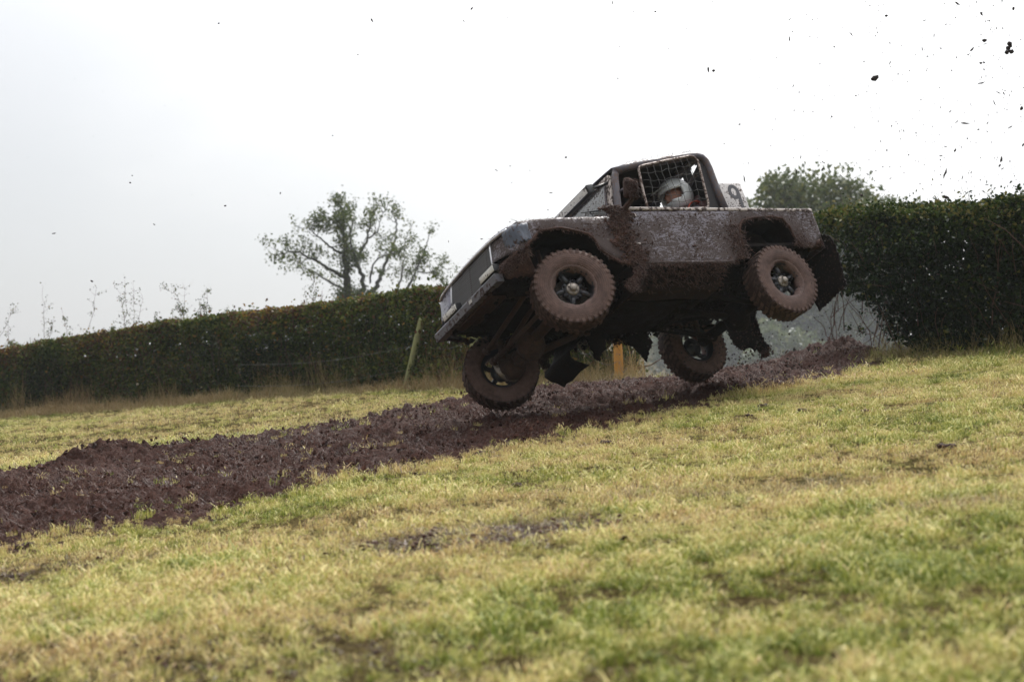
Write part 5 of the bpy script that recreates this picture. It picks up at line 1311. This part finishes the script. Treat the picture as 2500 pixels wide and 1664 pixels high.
def fleck(px, py, L, W, ang, Y, label, group='mud flecks flying in the air', kind=None, name='mud_fleck'):
    asp = L / max(W, .1); k = kind if kind is not None else (2 if asp > 2.6 else 1 if asp > 1.5 else 0)
    o = link(name, frn.choice(FM[k])); o.location = ray(px, py, Y)
    sc = L / F * Y * 1.4; th = max(W, 2.2) * 1.3 / F * Y * (1.1 if k == 0 else 1.9 if k == 1 else 3.4)
    o.rotation_euler = (0, rad(ang), 0); o.scale = (sc, th, th); tag(o, label, 'mud', group); return o
def region(px, py, L, W):
    sh = 'thin streak of mud' if L / W > 2.6 else 'ragged mud fleck' if L / W > 1.5 else 'round mud fleck'
    sz = 'tiny' if L < 4 else 'small' if L < 8 else 'larger'
    hv = 'high' if py < 150 else 'midway up' if py < 330 else 'low'
    if px > 2300: w = 'in the sky near the right edge'
    elif px > 2000: w = 'in the sky above the right hedge'
    elif px > 1750: w = 'in the sky above the load bed'
    elif px > 1500: w = 'in the sky above the cab'
    elif px > 1000: w = 'in the sky ahead of the pickup'
    else: w = 'in the sky over the left hedge'
    return '%s dark %s %s %s' % (sz, sh, hv, w)
for px, py, L, W, a in FL: fleck(px, py, L, W, a, frn.uniform(12.5, 16.0), region(px, py, L, W))
# the big ones, told apart by look
for px, py, L, W, a, k, lab in ((2134.5, 191.3, 16, 11, -25, 0, 'brown ragged square clod alone in the upper right sky'), (2354, 301, 22, 5.5, 5, 1, 'long flat dark clod lying level in the right sky'), (1729, 168.4, 15, 6, 85, 1, 'upright brown clod high above the cab'), (1741.6, 172.7, 6, 5.6, 0, 0, 'small round brown clod beside the upright clod above the cab'),
                                (1151.8, 21.7, 8, 6, -45, 1, 'dark three cornered clod near the top edge ahead of the pickup'), (2307.7, 423.4, 19, 4.5, -70, 2, 'slanting long dark clod above the right hedge'), (2309.8, 481, 12, 7, 20, 0, 'dark clod about to land on the right hedge'), (1817, 437, 13, 3, 80, 2, 'thin upright mud strand behind the number board'), (2008, 414, 10, 4, -60, 1, 'leaf shaped dark clod above the round crowned tree')):
    fleck(px, py, L, W, a, 13.6, lab, 'large clods flying in the air', k, 'mud_clod')
# the biggest: four lumps torn from one clod
o = link('mud_clod', None); o.location = ray(2464, 118, 13.2); g = G()
for (x, y), r in (((1822, 418), 24), ((1828, 440), 18), ((1808, 462), 22), ((1795, 500), 21), ((1843, 495), 22), ((1818, 490), 14)):
    p = ray(2000 + x / 3.92, y / 3.92, 13.2) - o.location; g.blob(p, r / 3.92 / F * 13.2, (1, .9, 1), x, 2, .22)
g.obj('lump', M['fleck'], o); tag(o, 'largest black clod, torn into four lumps, at the upper right', 'mud', 'large clods flying in the air')
# finest spray, nobody could count it
g = G(); srn = random.Random(77); random.seed(77)
for q in range(420):
    px = 2500 - abs(srn.gauss(0, 330)); py = srn.uniform(0, 560); Y = srn.uniform(12, 16)
    if px < 1500: continue
    g.ico(ray(px, py, Y), srn.uniform(.7, 2.3) / F * Y, (1, 1, srn.uniform(.5, 1.5)))
for q in range(60): g.ico(ray(srn.uniform(20, 1500), srn.uniform(0, 480), 14), srn.uniform(.5, 1.2) / F * 14)
for q in range(330):                 # thrown up round the rear wheels and under the body
    px = srn.gauss(1780, 130); py = srn.gauss(850, 50); Y = srn.uniform(12.6, 15)
    p = ray(px, min(py, 925), Y); g.ico(p, srn.uniform(.8, 3.2) / F * Y, (srn.uniform(.7, 1.6), 1, srn.uniform(.6, 1.4)))
for q in range(220):
    Y = srn.uniform(12.4, 15); g.ico(ray(srn.gauss(2080, 60), srn.gauss(660, 130), Y), srn.uniform(.8, 2.2) / F * Y, (1, 1, srn.uniform(.6, 1.6)))
tag(g.obj('mud_spray', M['fleck']), 'fine mud spray hanging in the air behind the pickup', 'mud', kind='stuff')
# clods lying on the turf beside the track
for k, (px, py, w, lab) in enumerate(((2310, 1092, 14, 'lone mud clod on the grass far right of the track'), (1860, 1000, 11, 'leftmost of four mud clods in a row on the grass below the rear wheel'), (1956, 1010, 12, 'second of four mud clods in a row on the grass below the rear wheel'), (2046, 1006, 10, 'third of four mud clods in a row on the grass below the rear wheel'), (2110, 1002, 8, 'rightmost of four mud clods in a row on the grass below the rear wheel'),
                                      (1478, 1085, 10, 'mud clod on pale straw grass below the near front wheel'), (1262, 1192, 12, 'flat mud clod on the grass in the middle of the field'), (1830, 1024, 8, 'small mud clod on the grass just below the row of four'), (1632, 1012, 9, 'mud clod at the grass edge of the track below the door'), (885, 1160, 18, 'big mud clod on the grass edge left of the bare patch'), (1290, 1160, 8, 'small mud clod just above the flat one in mid field'), (60, 1330, 20, 'mud clod on the grass near the left edge of the photo'))):
    r_ = ray(px, py, 1.0); Y = 1.0 / ((py - 832) / F + .0165 + .1055 * r_.x); x = r_.x * Y; z = gz(x, Y); g = G()
    R_ = w / F * Y
    for q in range(5): g.blob((srn.gauss(0, R_ * .5), srn.gauss(0, R_ * .4), R_ * .35), R_ * srn.uniform(.35, .7), (1.2, 1, .7), k * 7 + q, 2, .25)
    o = g.obj('mud_clod', M['mud']); o.location = (x, Y, z + .01); tag(o, lab, 'mud', 'mud clods lying on the turf')

# ------------------------------------------------------------------ exhaust smoke drifting in the dip beyond the gap
g = G(); g.blob((7.0, 33.0, -.6), 1.0, (7.5, 8.0, 3.2), 5, 4, .0)
sm_ = bpy.data.materials.new('exhaust smoke'); sm_.use_nodes = True; sm_.node_tree.nodes.clear()
so = nd(sm_.node_tree, 'ShaderNodeOutputMaterial'); sv = nd(sm_.node_tree, 'ShaderNodeVolumePrincipled', {'Color': (.86, .92, .97, 1), 'Density': .0055, 'Anisotropy': .2}); sm_.node_tree.links.new(sv.outputs[0], so.inputs['Volume'])
tag(g.obj('exhaust_smoke', sm_), 'pale blue exhaust smoke hanging in the gap behind the pickup', 'smoke', kind='stuff')

# ------------------------------------------------------------------ haze: damp autumn air and exhaust over the whole place
lo = float(ZZ.min()); me = bpy.data.meshes.new('haze'); bx = G(); bx.box((0, 60, (lo - 1 + 16) / 2), (420, 340, 16 - lo + 1)); 
hm = bpy.data.materials.new('haze'); hm.use_nodes = True; hm.node_tree.nodes.clear()
ho = nd(hm.node_tree, 'ShaderNodeOutputMaterial'); pv = nd(hm.node_tree, 'ShaderNodeVolumePrincipled', {'Color': (.90, .94, .97, 1), 'Density': .0005, 'Anisotropy': .2}); hm.node_tree.links.new(pv.outputs[0], ho.inputs['Volume'])
tag(bx.obj('haze', hm), 'thin pale autumn haze over the field', 'haze', kind='stuff')
